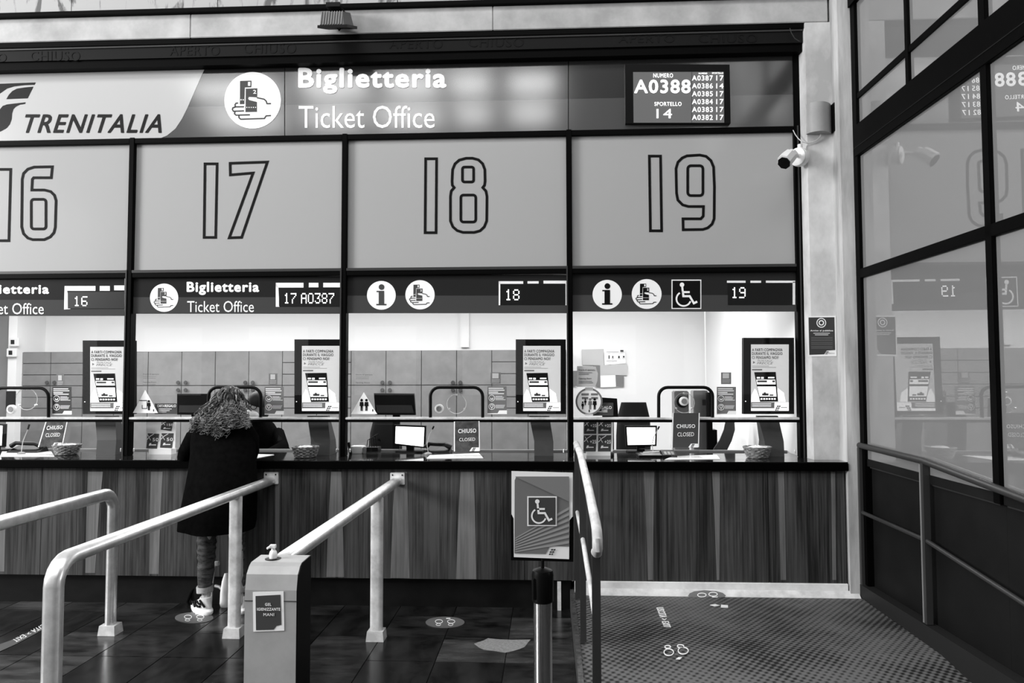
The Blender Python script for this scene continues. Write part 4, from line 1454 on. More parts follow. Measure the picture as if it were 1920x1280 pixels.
sheet('ticket_sheet', 'white sheet on the counter at the customer right elbow', 'paper', [(482, 851), (514, 852), (482, 858)], m_paper)
sheet('document', 'white sheet on counter 19 under the closed sign', 'paper', [(1262, 855), (1344, 852), (1350, 860), (1246, 861)], m_paper)
sheet('document', 'white sheet in front of the closed sign on counter 18', 'paper', [(806, 853), (898, 849), (906, 858), (800, 859)], m_paper)
sheet('document', 'white papers at the left photo edge on counter 16', 'paper', [(4, 846), (96, 846), (102, 855), (0, 855)], m_paper)
pd_ = thing('signature_pad', 'black signature pad with pen on counter 19', 'pad', tuple(P(1222, 858, Z=ZC)))
a, b = P(1198, 857, Z=ZC), P(1243, 851, Z=ZC)
part('body', MB().box(a.x, b.x, a.y, b.y, ZC, ZC + 0.014, bev=0.004), m_plastic, pd_)
part('pad_display', MB().box(a.x + 0.03, b.x - 0.03, a.y + 0.015, b.y - 0.01, ZC + 0.014, ZC + 0.015), m_mid, pd_)
part('pen', MB().tube([P(1206, 848, Y=-0.12), P(1236, 846, Y=-0.12)], 0.004, 8), m_wplastic, pd_)
cr_ = thing('card_reader', 'grey card payment reader beside the signature pad', 'card reader', tuple(P(1254, 857, Z=ZC)))
a = P(1254, 857, Z=ZC)
part('body', MB().loft([[(a.x - .05, a.y - .03, ZC), (a.x + .06, a.y - .03, ZC), (a.x + .06, a.y + .11, ZC), (a.x - .05, a.y + .11, ZC)],
                        [(a.x - .045, a.y - .025, ZC + .018), (a.x + .055, a.y - .025, ZC + .018), (a.x + .055, a.y + .1, ZC + .045), (a.x - .045, a.y + .1, ZC + .045)]]), m_plastic, cr_)
for k in range(9):
    u, v = k % 3, k // 3
    part('key', MB().box(a.x - .03 + u * .026, a.x - .012 + u * .026, a.y - .01 + v * .022, a.y + .004 + v * .022, ZC + .018 + v * .006, ZC + .026 + v * .006), m_pale, cr_)


def deskphone(label, px, py, Y, sc_=1.0, mt=m_plastic):
    c = P(px, py, Y=Y)
    t = thing('desk_phone', label, 'phone', (c.x, Y, c.z), 'dark desk phones')
    part('body', MB().loft([[(c.x - .1 * sc_, Y - .06, ZC), (c.x + .1 * sc_, Y - .06, ZC), (c.x + .1 * sc_, Y + .08, ZC), (c.x - .1 * sc_, Y + .08, ZC)],
                            [(c.x - .09 * sc_, Y - .05, ZC + .02), (c.x + .09 * sc_, Y - .05, ZC + .02), (c.x + .09 * sc_, Y + .07, ZC + .05), (c.x - .09 * sc_, Y + .07, ZC + .05)]]), mt, t)
    part('handset', MB().tube([(c.x - .1 * sc_, Y, ZC + .05), (c.x - .07 * sc_, Y, ZC + .075), (c.x + .05 * sc_, Y, ZC + .07), (c.x + .1 * sc_, Y, ZC + .045)], [.02, .016, .016, .021], 8), mt, t, smooth=True)
    return t


deskphone('black desk phone left of the closed sign on counter 18', 822, 842, 0.2)
deskphone('black desk phone behind the papers on counter 16', 50, 843, 0.2, 1.3)
mb_ = MB()
a = P(672, 844, Y=0.22)
part_box = thing('ticket_printer', 'white and grey small printer at the left of counter 18', 'printer', (a.x, 0.22, ZC))
part('body', mb_.box(a.x - .06, a.x + .04, 0.18, 0.3, ZC, ZC + 0.055, bev=.006), m_wplastic, part_box)
part('side_unit', MB().box(a.x + .045, a.x + .07, 0.18, 0.3, ZC, ZC + 0.05, bev=.004), m_gplastic, part_box)
a = P(697, 843, Y=0.25)
adp = thing('network_box', 'black box with tangled cables beside the white printer', 'box', (a.x, 0.25, ZC))
part('case', MB().box(a.x - .06, a.x + .06, 0.2, 0.32, ZC, ZC + .045, bev=.004), m_plastic, adp)
for k in range(5):
    part('cable', MB().tube([(a.x - .04 + .02 * k, .25, ZC + .045), (a.x - .03 + .015 * k, .24, ZC + .1 + .01 * k), (a.x + .01 + .012 * k, .23, ZC + .12 + .008 * k), (a.x + .07, .26, ZC + .09)], 0.003, 6), m_plastic, adp, smooth=True)
a = P(653, 845, Y=0.15)
mk = thing('black_marker', 'black stick standing by the mullion on counter 18', 'marker', (a.x, .15, ZC))
part('barrel', MB().tube([(a.x + .02, .15, ZC), (a.x, .15, ZC + .09)], .011, 10), m_plastic, mk)
a = P(735, 842, Y=0.15)
for lab, px in (('thin gooseneck microphone beside the lit monitor and black desk phone', 803), ('thin gooseneck microphone between lit monitor and bold closed sign', 1225)):
    a = P(px, 843, Y=0.1)
    t = thing('gooseneck_microphone', lab, 'microphone', (a.x, .1, ZC), 'thin gooseneck microphones')
    part('base', MB().lathe((a.x, .1, ZC), [(.03, 0), (.03, .012), (.012, .02)], 14), m_gplastic, t)
    part('neck', MB().tube([(a.x, .1, ZC + .015), (a.x - .01, .1, ZC + .08), (a.x + .005, .1, ZC + .14), (a.x + .035, .09, ZC + .2)], .003, 6), m_pale, t, smooth=True)
    part('capsule', MB().tube([(a.x + .033, .09, ZC + .197), (a.x + .045, .088, ZC + .22)], .006, 8), m_plastic, t)
a = P(40, 843, Y=0.05)
t = thing('gooseneck_microphone', 'thin gooseneck microphone above the phone on counter 16', 'microphone', (a.x, .05, ZC))
part('base', MB().lathe((a.x, .05, ZC), [(.03, 0), (.03, .012), (.012, .02)], 14), m_gplastic, t)
part('neck', MB().tube([(a.x, .05, ZC + .015), (a.x + .01, .05, ZC + .1), (a.x + .05, .05, ZC + .2)], .003, 6), m_pale, t, smooth=True)
part('capsule', MB().tube([(a.x + .048, .05, ZC + .195), (a.x + .06, .05, ZC + .235)], .007, 8), m_plastic, t)
# boxy items behind counter 19
a, b = P(1292, 731, Y=1.2), P(1319, 778, Y=1.2)
bx_ = thing('grey_equipment_box', 'grey metal box behind the counter 19 hatch', 'box', ((a.x + b.x) / 2, 1.3, 0.985))
part('case', MB().box(a.x, b.x, 1.0, 1.14, 0.985, a.z, bev=.006), m_gplastic, bx_)
part('label_plate', MB().box(b.x - .05, b.x - .02, 0.996, 1.0, a.z - .13, a.z - .08), m_dark, bx_)
a, b = P(1319, 735, Y=1.1), P(1329, 778, Y=1.1)
single('ring_binder', MB().box(a.x, b.x, 0.95, 1.13, 0.985, a.z, bev=.004), m_plastic, 'black binder standing right of the grey metal box', 'binder')
a, b = P(1262, 733, Y=0.7), P(1294, 766, Y=0.7)
wc = thing('wall_clock_unit', 'dark machine with a round dial behind the counter 19 hatch', 'machine', ((a.x + b.x) / 2, .8, 0.985))
part('body', MB().box(a.x + .02, b.x, .75, .9, 0.985, a.z, bev=.008), m_gplastic, wc)
part('dial', MB().lathe(P(1280, 753, Y=.74), [(.05, 0), (.05, .012)], 20, axis='Y'), m_plastic, wc)
a, b = P(1330, 786, Y=1.3), P(1362, 850, Y=1.3)
bp_ = MB()
bp_.loft([[(P(x0, y, Y=1.3).x, 1.3, P(x0, y, Y=1.3).z), (P(x1, y, Y=1.3).x, 1.3, P(x0, y, Y=1.3).z), (P(x1, y, Y=1.4).x, 1.4, P(x0, y, Y=1.3).z), (P(x0, y, Y=1.4).x, 1.4, P(x0, y, Y=1.3).z)]
          for x0, x1, y in ((1361, 1377, 786), (1357, 1378, 806), (1349, 1372, 826), (1338, 1364, 842), (1330, 1358, 870), (1330, 1358, 1044))])
single('duct_hose', bp_, mat('dark_hose', 0.25, 0.5), 'bent dark hose to the left of the basket at counter 19', 'hose')
a, b = P(1325, 808, Y=1.3), P(1352, 840, Y=1.3)
single('black_bin_box', MB().box(a.x, b.x, 1.45, 1.6, 0.02, a.z), m_plastic, 'black box behind the closed sign at counter 19', 'box')

# clerk behind the glass
def ring_px(y, xl, xr, Y, dep, n=20, z=None):
    a, b = P(xl, y, Y=Y), P(xr, y, Y=Y)
    cx, hw = (a.x + b.x) / 2, (b.x - a.x) / 2
    zz = (a.z + b.z) / 2 if z is None else z
    return [(cx + hw * math.cos(2 * PI * j / n), Y + dep * math.sin(2 * PI * j / n), zz) for j in range(n)]


ck = thing('person', 'seated clerk in black with glasses and a white mask behind the glass', 'person', (P(498, 840, Y=0.8).x, 0.8, 0.02))
ckb = MB()
ckb.loft([ring_px(y, a, b, Y, d) for y, a, b, Y, d in ((872, 468, 538, 0.95, .17), (845, 470, 535, .92, .16), (822, 468, 524, .88, .15), (806, 466, 514, .85, .13), (794, 468, 508, .83, .11), (786, 474, 500, .81, .07), (779, 479, 494, .79, .05), (770, 480, 493, .77, .05))])
hc = P(480, 762, Y=0.72)
ckb.ball(hc, .078, .092, .115, 20, 14)
ckb.tube([P(520, 812, Y=.85), P(530, 838, Y=.7), P(500, 852, Y=.45)], [.05, .045, .03], 10)
ckb.tube([P(470, 812, Y=.85), P(462, 838, Y=.65), P(486, 852, Y=.42)], [.05, .045, .03], 10)
ckb.tube([(hc.x + .05, 1.0, .62), (hc.x + .03, .6, .6), (hc.x + .02, .55, .1)], [.09, .07, .04], 10)
ckb.tube([(hc.x + .22, 1.0, .62), (hc.x + .2, .6, .6), (hc.x + .2, .55, .1)], [.09, .07, .04], 10)
part('body', ckb, m_skin, ck, smooth=True)
part('black_cardigan', MB().loft([ring_px(y, a, b, Y, d) for y, a, b, Y, d in ((880, 458, 556, .95, .20), (845, 462, 545, .92, .19), (836, 464, 536, .90, .18), (822, 465, 528, .88, .17), (806, 463, 519, .85, .15), (794, 465, 512, .83, .13), (787, 471, 502, .81, .09), (781, 476, 497, .8, .07))]), m_coat, ck, smooth=True)
part('sleeve', MB().tube([P(520, 812, Y=.85), P(530, 838, Y=.7), P(500, 852, Y=.46)], [.06, .055, .04], 12), m_coat, ck, smooth=True)
part('sleeve', MB().tube([P(470, 812, Y=.85), P(462, 838, Y=.65), P(486, 852, Y=.43)], [.06, .055, .04], 12), m_coat, ck, smooth=True)
for dx in (-1, 1):
    hm = MB()
    hp = P(500 if dx > 0 else 486, 852, Y=.43)
    hm.ball(hp, .035, .045, .018, 12, 8)
    for f in range(5):
        q = hp + Vector((-.028 + .014 * f, -.03, 0))
        hm.tube([q, q + Vector((0, -.035, .008)), q + Vector((0, -.06, -.006))], [.008, .0075, .006], 6)
    part('hand', hm, m_skin, ck, smooth=True)
part('hair', MB().ball(hc + Vector((.018, .004, .05)), .088, .108, .085, 20, 14).ball(hc + Vector((.02, .04, .02)), .088, .09, .11, 20, 14).ball(hc + Vector((.055, .03, -.03)), .045, .075, .09, 14, 10), m_hair2, ck, smooth=True)
part('face_mask', MB().ball(hc + Vector((-.012, -.045, -.06)), .06, .06, .05, 16, 10), m_white, ck, smooth=True)
gl_ = MB()
for dx in (-.048, .016):
    gl_.tube([hc + Vector((dx + .026 * math.cos(2 * PI * j / 16), -.092, .0 + .02 * math.sin(2 * PI * j / 16))) for j in range(17)], .003, 6)
gl_.tube([hc + Vector((-.022, -.094, .004)), hc + Vector((-.010, -.094, .004))], .003, 6)
gl_.tube([hc + Vector((.042, -.09, .004)), hc + Vector((.09, -.02, .006))], .003, 6)
part('glasses', gl_, m_plastic, ck, smooth=True)
ey = MB()
for dx in (-.046, .018):
    ey.ball(hc + Vector((dx, -.083, .0)), .011, .006, .006, 8, 6)
part('eye', ey, m_ink, ck)
part('ear', MB().ball(hc + Vector((.078, .0, -.01)), .008, .015, .022, 8, 6), m_skin, ck)

# ------------------------------------------------------------------ customer
FLZ = 0.0
fL = P(388, 1149, Z=0.0)
fR = P(456, 1146, Z=0.0)
YLEG = fL.y
YT = YLEG - 0.02
cu_ = thing('person', 'woman in a black coat with long curly hair leaning on the counter', 'person', ((fL.x + fR.x) / 2, YLEG, 0))
LV = [(990, 340, 474, -.50, .20), (975, 341, 477, -.50, .20), (940, 347, 479, -.50, .185), (905, 353, 480, -.49, .17), (875, 357, 479, -.47, .155), (850, 359, 478, -.43, .145),
      (828, 359, 477, -.39, .14), (812, 361, 473, -.36, .13), (800, 368, 466, -.34, .115), (791, 384, 454, -.31, .105), (784, 398, 446, -.28, .09), (778, 406, 440, -.25, .07)]
coat = MB()
rings = []
for k, (y, a, b, Y, d) in enumerate(LV):
    r = ring_px(y, a, b, Y, d, 36)
    if k < 5:
        am = (0.018, 0.016, 0.012, 0.008, 0.004)[k]
        cx = sum(p[0] for p in r) / 36
        r = [((p[0] - cx) * (1 + am * 1.2 * math.cos(7 * 2 * PI * j / 36)) + cx, p[1] + am * math.sin(5 * 2 * PI * j / 36), p[2] + (0.012 * math.sin(2 * PI * j / 36) if k == 0 else 0)) for j, p in enumerate(r)]
    rings.append(r)
coat.loft(rings)
ZA = ZC + 0.045
def at(px, py, Y):
    return P(px, py, Y=Y)
coat.tube([at(380, 806, -.34), at(364, 822, -.34), at(350, 846, -.32), at(346, 857, -.26), (at(368, 850, -.12).x, -.13, ZA + .0)], [.062, .066, .058, .052, .042], 14)
coat.tube([at(458, 806, -.34), at(469, 822, -.34), at(471, 845, -.33), at(469, 857, -.26), (at(452, 850, -.12).x, -.13, ZA + .0)], [.062, .064, .056, .05, .042], 14)
coat.tube([at(402, 792, -.31), at(412, 786, -.22), at(430, 785, -.17), at(446, 787, -.24), at(444, 794, -.32)], [.03, .033, .03, .033, .03], 10)
coat.ball(at(424, 786, -.27), .062, .06, .05, 16, 10)
part('coat', coat, m_coat, cu_, smooth=True)

# body: one continuous skinned figure under the clothes
HD = at(432, 757, -.19)
vs, es, rs = [], [], []
def V(p, r, parent=None):
    vs.append(Vector(p))
    rs.append(r)
    if parent is not None:
        es.append((parent, len(vs) - 1))
    return len(vs) - 1
lx, rx = at(389, 1000, YLEG).x, at(446, 1000, YLEG).x
pel = V(((lx + rx) / 2, -.50, .86), .13)
wa = V(((lx + rx) / 2, -.47, 1.02), .115, pel)
chs = V((at(418, 812, -.36).x, -.36, at(418, 822, -.36).z), .085, wa)
nk = V((at(424, 785, -.27).x, -.27, at(424, 783, -.25).z), .034, chs)
hd0 = V(HD + Vector((0, -.03, -.06)), .065, nk)
hd1 = V(HD + Vector((0, -.01, .03)), .085, hd0)
for s_, ft in ((-1, fL), (1, fR)):
    x_ = lx if s_ < 0 else rx
    hip = V((x_ * .6 + (lx + rx) / 2 * .4, -.50, .78), .07, pel)
    kn = V((x_, YLEG - .0, .46), .040, hip)
    an = V((at(386, 1112, YLEG).x if s_ < 0 else at(449, 1112, YLEG).x, YLEG + .0, .11), .030, kn)
    V((ft.x + s_ * 0.0, YLEG - .02, .05), .034, an)
for s_, px in ((-1, 372), (1, 466)):
    sh_ = V(at(px, 810, -.34), .05, chs)
    el = V(at(350 if s_ < 0 else 468, 852, -.30), .036, sh_)
    wr_ = V((at(368 if s_ < 0 else 452, 850, -.12).x, -.12, ZC + .035), .025, el)
    pa = V((at(380 if s_ < 0 else 444, 850, -.07).x, -.075, ZC + .028), .03, wr_)
    dirx = .012 * (-s_)
    for f in range(4):
        b0 = V(vs[pa] + Vector(((f - 1.5) * .018 + dirx, .03, .004)), .0085, pa)
        b1 = V(vs[b0] + Vector((dirx * .4, .022 - .003 * abs(f - 1), .004)), .008, b0)
        V(vs[b1] + Vector((0, .012, -.010)), .007, b1)
    th0 = V(vs[pa] + Vector((-s_ * .034, .006, .002)), .0095, pa)
    V(vs[th0] + Vector((-s_ * .012, .024, -.004)), .0085, th0)
me = bpy.data.meshes.new('body')
off = origin(cu_)
me.from_pydata([p - off for p in vs], es, [])
bo = bpy.data.objects.new('body', me)
COL.objects.link(bo)
bo.parent = cu_
bo['_o'] = list(off)
sk = bo.modifiers.new('skin', 'SKIN')
for i, r in enumerate(rs):
    me.skin_vertices[0].data[i].radius = (r, r)
me.skin_vertices[0].data[0].use_root = True
sb = bo.modifiers.new('smooth', 'SUBSURF')
sb.levels = 1
sb.render_levels = 1
me.materials.append(m_skin)

# jeans and turned-up cuffs
def leg_rings(tab, Y):
    rg = []
    for k, (y, a, b) in enumerate(tab):
        pa_, pb_ = at(a, y, Y), at(b, y, Y)
        hw = (pb_.x - pa_.x) / 2
        rg.append([((pa_.x + pb_.x) / 2 + hw * math.cos(2 * PI * j / 20) * (1 + .03 * math.sin(3 * j)), Y + hw * 1.05 * math.sin(2 * PI * j / 20), pa_.z + .008 * math.sin(2 * PI * j / 20 + k)) for j in range(20)])
    return rg
tabL = [(960, 368, 408)] + [(984 + 7.6 * k, 369.5 + (k % 2) * 1.6 + k * .25, 407 - (k % 2) * 2.0 - k * .45) for k in range(10)] + [(1066, 371, 401), (1085, 372, 398), (1100, 372.5, 396)]
tabR = [(960, 432, 462)] + [(984 + 7.6 * k, 434 + (k % 2) * 1.6, 458 - (k % 2) * 2.0 - k * .3) for k in range(10)] + [(1066, 437, 454), (1085, 439, 458), (1100, 440, 456)]
part('trouser_leg', MB().loft(leg_rings(tabL, YLEG)), m_jeans, cu_, smooth=True)
part('trouser_leg', MB().loft(leg_rings([(y, a + 0, b + 3) for y, a, b in tabR], YLEG + .02)), m_jeans, cu_, smooth=True)
m_cuff = mat('turned_up_denim', 0.72, 0.9, tex='noise', v2=0.6, scale=40)
for a, b in ((370.5, 398), (437, 462)):
    part('cuff', MB().loft(leg_rings([(1097, a, b), (1098, a - .8, b + .8), (1109, a - .3, b + .3), (1110, a + 1, b - 1)], YLEG if a < 400 else YLEG + .02)), m_cuff, cu_, label='pale turned-up cuff', smooth=True)

# trainers
def shoe(ft, mir, xoff):
    cx, cy = ft.x + xoff, ft.y
    root = cu_
    sole = []
    N = 22
    for zz, g in ((0.0, .92), (.012, 1.03), (.03, 1.05), (.042, .95)):
        ring = []
        for j in range(N):
            a = 2 * PI * j / N
            lx_, ly_ = .128 * math.cos(a), .047 * math.sin(a)
            if lx_ < 0:
                ly_ *= 1.12
            q = math.radians(mir)
            ring.append((cx + (lx_ * math.cos(q) - ly_ * math.sin(q)) * g, cy + (lx_ * math.sin(q) + ly_ * math.cos(q)) * g, zz + (.006 if lx_ < -.08 else 0)))
        sole.append(ring)
    so = part('sole', MB().loft(sole), m_white, root, label='chunky white sole', smooth=True)
    up = []
    for zz, sx, sy, dx in ((.035, .118, .045, 0), (.055, .112, .044, .002), (.075, .082, .04, .022), (.095, .056, .036, .044), (.115, .046, .034, .052)):
        ring = []
        for j in range(N):
            a = 2 * PI * j / N
            lx_, ly_ = sx * math.cos(a) + dx, sy * math.sin(a)
            q = math.radians(mir)
            ring.append((cx + lx_ * math.cos(q) - ly_ * math.sin(q), cy + lx_ * math.sin(q) + ly_ * math.cos(q), zz))
        up.append(ring)
    part('shoe_upper', MB().loft(up), mat('shoe_mesh', 0.82, 0.7), root, smooth=True)
    pn = MB()
    for (pts) in ([(-.07, -.046, .05), (-.05, -.048, .075), (-.025, -.046, .06), (-.01, -.049, .045)], [(-.02, -.044, .085), (.0, -.046, .06), (.03, -.047, .055), (.06, -.045, .06)], [(.05, -.042, .1), (.08, -.038, .08), (.1, -.03, .06)], [(.0, -.04, .085), (.03, -.043, .075), (.06, -.042, .075)]):
        pp = []
        for (lx_, ly_, lz) in pts:
            q = math.radians(mir)
            pp.append((cx + lx_ * math.cos(q) - ly_ * math.sin(q), cy + lx_ * math.sin(q) + ly_ * math.cos(q), lz))
        pn.tube(pp, .0075, 6)
    part('black_overlay', pn, m_ink, root, label='black curved overlays', smooth=True)


shoe(P(379, 1147, Z=0), -40, .0)
shoe(P(455, 1143, Z=0), -68, .0)

# hair: dark cap plus many curls
hairo = MB().ball(HD + Vector((0, -.005, .012)), .098, .108, .115, 24, 16)
part('hair_cap', hairo, m_hair2, cu_, smooth=True)
cur = MB()
rnd = random.Random(3)
for k in range(430):
    u = rnd.random()
    if k < 150:
        # short waves hugging the crown
        th = rnd.uniform(0, 2 * PI)
        el = rnd.uniform(.05, 1.25)
        p = HD + Vector((.104 * math.sin(el) * math.cos(th), -.005 + .114 * math.sin(el) * math.sin(th), .012 + .12 * math.cos(el)))
        if p.y > HD.y + .05:
            continue
        d = Vector((p.x - HD.x, -.4 * abs(p.z - HD.z), -.6)).normalized()
        n_, ln_, amp, rr = 7, rnd.uniform(.07, .12), .007, rnd.uniform(.005, .0075)
        tgt = p + Vector(((p.x - HD.x) * .6, -.012, -ln_))
    else:
        sx = rnd.gauss(0, .55)
        sx = max(-1, min(1, sx))
        p = HD + Vector((.085 * sx, -.085 + .05 * abs(sx), rnd.uniform(-.05, .045)))
        py_ = 792 + rnd.uniform(-12, 27) * (1 - .5 * abs(sx))
        if sx > .3:
            py_ = min(py_, 797)
        tgt = P(413 + 54 * sx + rnd.uniform(-3, 3), py_ + 5, Y=HD.y - .28 - .06 * (1 - abs(sx)) + rnd.uniform(-.02, .02))
        n_, amp, rr = 26, rnd.uniform(.010, .019), rnd.uniform(.0036, .0066)
    ph = rnd.uniform(0, 2 * PI)
    turns = rnd.uniform(3.2, 5.4) if k >= 150 else 1.6
    out = 1 if tgt.x > HD.x else -1
    pts, rad = [], []
    for j in range(n_):
        t = j / (n_ - 1)
        base = p.lerp(tgt, t)
        bl = math.sin(t * PI)
        base = base + Vector((out * .012 * bl * (1 if k >= 150 else .2), -.026 * bl, .018 * bl))
        a = ph + turns * 2 * PI * t
        am = amp * (0.25 + t)
        pts.append(base + Vector((am * math.cos(a), am * .8 * math.sin(a), am * .6 * math.sin(a + 1))))
        rad.append(rr * (1 - .6 * t))
    cur.tube(pts, rad, 5, cap=False)
part('curls', cur, m_hair, cu_, smooth=True, kind='stuff')
part('hair_band', MB().tube([HD + Vector((-.03, -.115, .0)), HD + Vector((-.005, -.128, .012)), HD + Vector((.02, -.122, .0))], .011, 8), m_ink, cu_, smooth=True)

# bags between the feet
bc = P(425, 1140, Z=0)
bg = thing('backpack', 'black backpack on the floor between the woman and the counter', 'bag', (bc.x, bc.y + .16, 0))
rg = []
for zz, hw, hd_ in ((0.0, .13, .06), (.03, .15, .075), (.12, .155, .08), (.22, .135, .07), (.29, .09, .05), (.31, .03, .02)):
    rg.append([(bc.x + .0 + hw * math.cos(2 * PI * j / 20), bc.y + .17 + hd_ * math.sin(2 * PI * j / 20), zz) for j in range(20)])
part('sack', MB().loft(rg), m_greyfab, bg, smooth=True)
sxp = P(360, 1110, Y=bc.y + .12)
part('strap', MB().tube([P(371, 1093, Y=bc.y + .12), P(358, 1112, Y=bc.y + .1), P(352, 1128, Y=bc.y + .08), P(358, 1140, Y=bc.y + .06), P(372, 1132, Y=bc.y + .08)], .009, 8), m_coat, bg, smooth=True)
part('strap', MB().tube([P(404, 1098, Y=bc.y + .1), P(412, 1100, Y=bc.y + .08), P(420, 1108, Y=bc.y + .06), P(422, 1125, Y=bc.y + .05)], .012, 8), m_gplastic, bg, smooth=True)
wbp = thing('white_shopping_bag', 'small white bag on the floor between the woman shoes', 'bag', (P(410, 1146, Z=0).x, bc.y + .05, 0))
xw = P(410, 1146, Z=0).x
rg = []
for zz, hw, hd_ in ((0.0, .035, .03), (.02, .042, .035), (.10, .04, .03), (.18, .03, .02), (.235, .012, .01)):
    rg.append([(xw + hw * math.cos(2 * PI * j / 14), bc.y + .04 + hd_ * math.sin(2 * PI * j / 14), zz) for j in range(14)])
part('pouch', MB().loft(rg), m_paper, wbp, smooth=True)
uh = thing('umbrella', 'white handled umbrella leaning on the counter between the woman legs', 'umbrella', (P(400, 1100, Y=-.33).x, -.33, 0))
part('grip', MB().box(P(402, 1060, Y=-.33).x, P(411, 1060, Y=-.33).x, -.345, -.32, P(405, 1060, Y=-.33).z, P(405, 1052, Y=-.33).z, bev=.003), m_wplastic, uh)
part('shaft', MB().tube([P(403, 1058, Y=-.33), P(398, 1096, Y=-.34), (P(397, 1115, Y=-.35).x, -.36, .0)], .006, 8), m_pale, uh)

# ------------------------------------------------------------------ queue rails
def stad(w, h, n=6):
    """rounded bar section, w across, h high"""
    r = min(w, h) / 2 * .95
    pts = []
    for cx, cy, a in ((w / 2 - r, h / 2 - r, 0), (-w / 2 + r, h / 2 - r, 90), (-w / 2 + r, -h / 2 + r, 180), (w / 2 - r, -h / 2 + r, 270)):
        for i in range(n):
            t = math.radians(a + 90 * i / (n - 1))
            pts.append((cx + r * math.cos(t), cy + r * math.sin(t)))
    return pts


def queue_rail(label, X, ya, yb, z, posts, bracket, bends):
    t = thing('queue_rail', label, 'railing', (X, (ya + yb) / 2, 0), 'steel queue rails in front of the counter')
    path = []
    R_ = .10
    pf = stad(.078, .056)
    if 'far' in bends:
        path += [(X, yb, 0.03), (X, yb, z - R_)]
        path += [(X, yb - R_ + R_ * math.cos(a), z - R_ + R_ * math.sin(a)) for a in [math.radians(k) for k in (18, 36, 54, 72, 90)]]
    else:
        path += [(X, yb, z)]
    if 'near' in bends:
        path += [(X, ya + R_ - R_ * math.sin(a), z - R_ + R_ * math.cos(a)) for a in [math.radians(k) for k in (0, 18, 36, 54, 72, 90)]]
        path += [(X, ya, 0.03)]
    else:
        path += [(X, ya, z)]
    part('rail', MB().tube(path, 1.0, prof=pf), m_steel, t, smooth=True)
    for yp in posts:
        part('post', MB().tube([(X, yp, 0.02), (X, yp, z - .02)], 1.0, prof=stad(.056, .08)), m_steelp, t, smooth=True)
    feet = list(posts) + ([yb] if 'far' in bends else []) + ([ya] if 'near' in bends else [])
    for yp in feet:
        part('foot_collar', MB().loft([[(X - .056, yp - .05, 0), (X + .056, yp - .05, 0), (X + .056, yp + .05, 0), (X - .056, yp + .05, 0)],
                                       [(X - .05, yp - .044, .06), (X + .05, yp - .044, .06), (X + .05, yp + .044, .06), (X - .05, yp + .044, .06)]]), m_steelp, t)
    if bracket:
        part('wall_bracket', MB().box(X - .048, X + .058, -.285, -.2705, z - .025, z + .062, bev=.004), m_steelp, t)
        for dx in (-.03, .04):
            part('screw', MB().lathe((X + dx, -.289, z + .045), [(.005, 0), (.006, .004)], 8, axis='Y'), m_plastic, t)


zr = P(508, 901, Y=-0.28).z
XB_, XC_, XA_ = P(507, 900, Y=-.28).x, P(744, 902, Y=-.28).x, P(207, 1187, Z=0).x
queue_rail('long steel queue rail crossing in front of the woman', XB_, P(102, 1050, X=XB_).y, -.275, zr, [P(428, 1192, Z=0).y], True, ('near',))
queue_rail('steel queue rail ending behind the gel dispenser', XC_, -5.6 + 2.96, -.275, zr, [P(704, 1198, Z=0).y], True, ('near',))
queue_rail('steel queue rail cut off by the left photo edge', XA_, -3.2, P(207, 1187, Z=0).y, zr, [], False, ('far', 'near'))

# gel dispenser
YG = -2.9
gx0, gx1 = P(458, 1200, Y=YG).x, P(555, 1200, Y=YG).x
gd = thing('gel_dispenser', 'grey hand gel column with a white pump and notice', 'dispenser', ((gx0 + gx1) / 2, YG, 0))
z1, z2 = P(500, 1106, Y=YG).z, P(500, 1049, Y=YG + .09).z
prof = [(YG, 0), (YG, z1), (YG + .012, (z1 + z2) / 2 + .01), (YG + .035, z2 - .01), (YG + .055, z2), (YG + .15, z2 + .004), (YG + .15, 0)]
dsp = MB().prism([(gx0, y, z) for y, z in prof], (gx1 - gx0, 0, 0))
part('column', dsp, mat('dispenser_grey_paint', 0.66, 0.4, tex='noise', v2=0.6, scale=6), gd)
part('side_panel', MB().prism([(gx1 + .0005, y, z) for y, z in prof], (.004, 0, 0)), m_plastic, gd, label='black side panel')
part('cap_joint', MB().box(gx0 - .001, gx1 + .001, YG - .0015, YG, P(500, 1127, Y=YG).z, P(500, 1125.5, Y=YG).z), m_dark, gd)
YN = YG - .002
PR(Y=YN).poly([(474, 1110), (531.5, 1108.5), (533, 1182), (475, 1184)]).put('notice_border', m_white, gd, depth=.0015)
PR(Y=YN - .001).poly([(479, 1117), (526, 1114.5), (527.5, 1171), (518, 1173), (513, 1180), (480, 1181)]).put('notice', m_dark, gd)
w = PR(Y=YN - .002)
w.text('GEL', (497, 1130, 509, 1135.5), .03)
w.text('IGIENIZZANTE', (482, 1139, 525.5, 1144.5), .03)
w.text('MANI', (494, 1149, 514, 1154.5), .012)
w.put('notice_lettering', m_white, gd)
pc = P(512, 1058, Y=YG + .10)
pc.z = z2
part('pump_socket', MB().lathe((pc.x, YG + .10, z2 - .004), [(.03, 0), (.03, .007), (.02, .008)], 20), m_plastic, gd)
pm = part('pump_bottle', MB().lathe((pc.x, YG + .10, z2 + .002), [(.014, 0), (.015, .018), (.012, .028), (.0075, .032), (.007, .042)], 16), m_white, gd, smooth=True)
part('pump_nozzle', MB().loft([ring for ring in [[(pc.x + x, YG + .10 + y, z2 + z) for x, y in ((-.012, -.008), (.009, -.008), (.009, .008), (-.012, .008))] for z in (.042, .054)]]).tube([(pc.x - .008, YG + .1, z2 + .05), (pc.x - .016, YG + .08, z2 + .044)], .004, 6), m_white, gd, label='white pump nozzle')

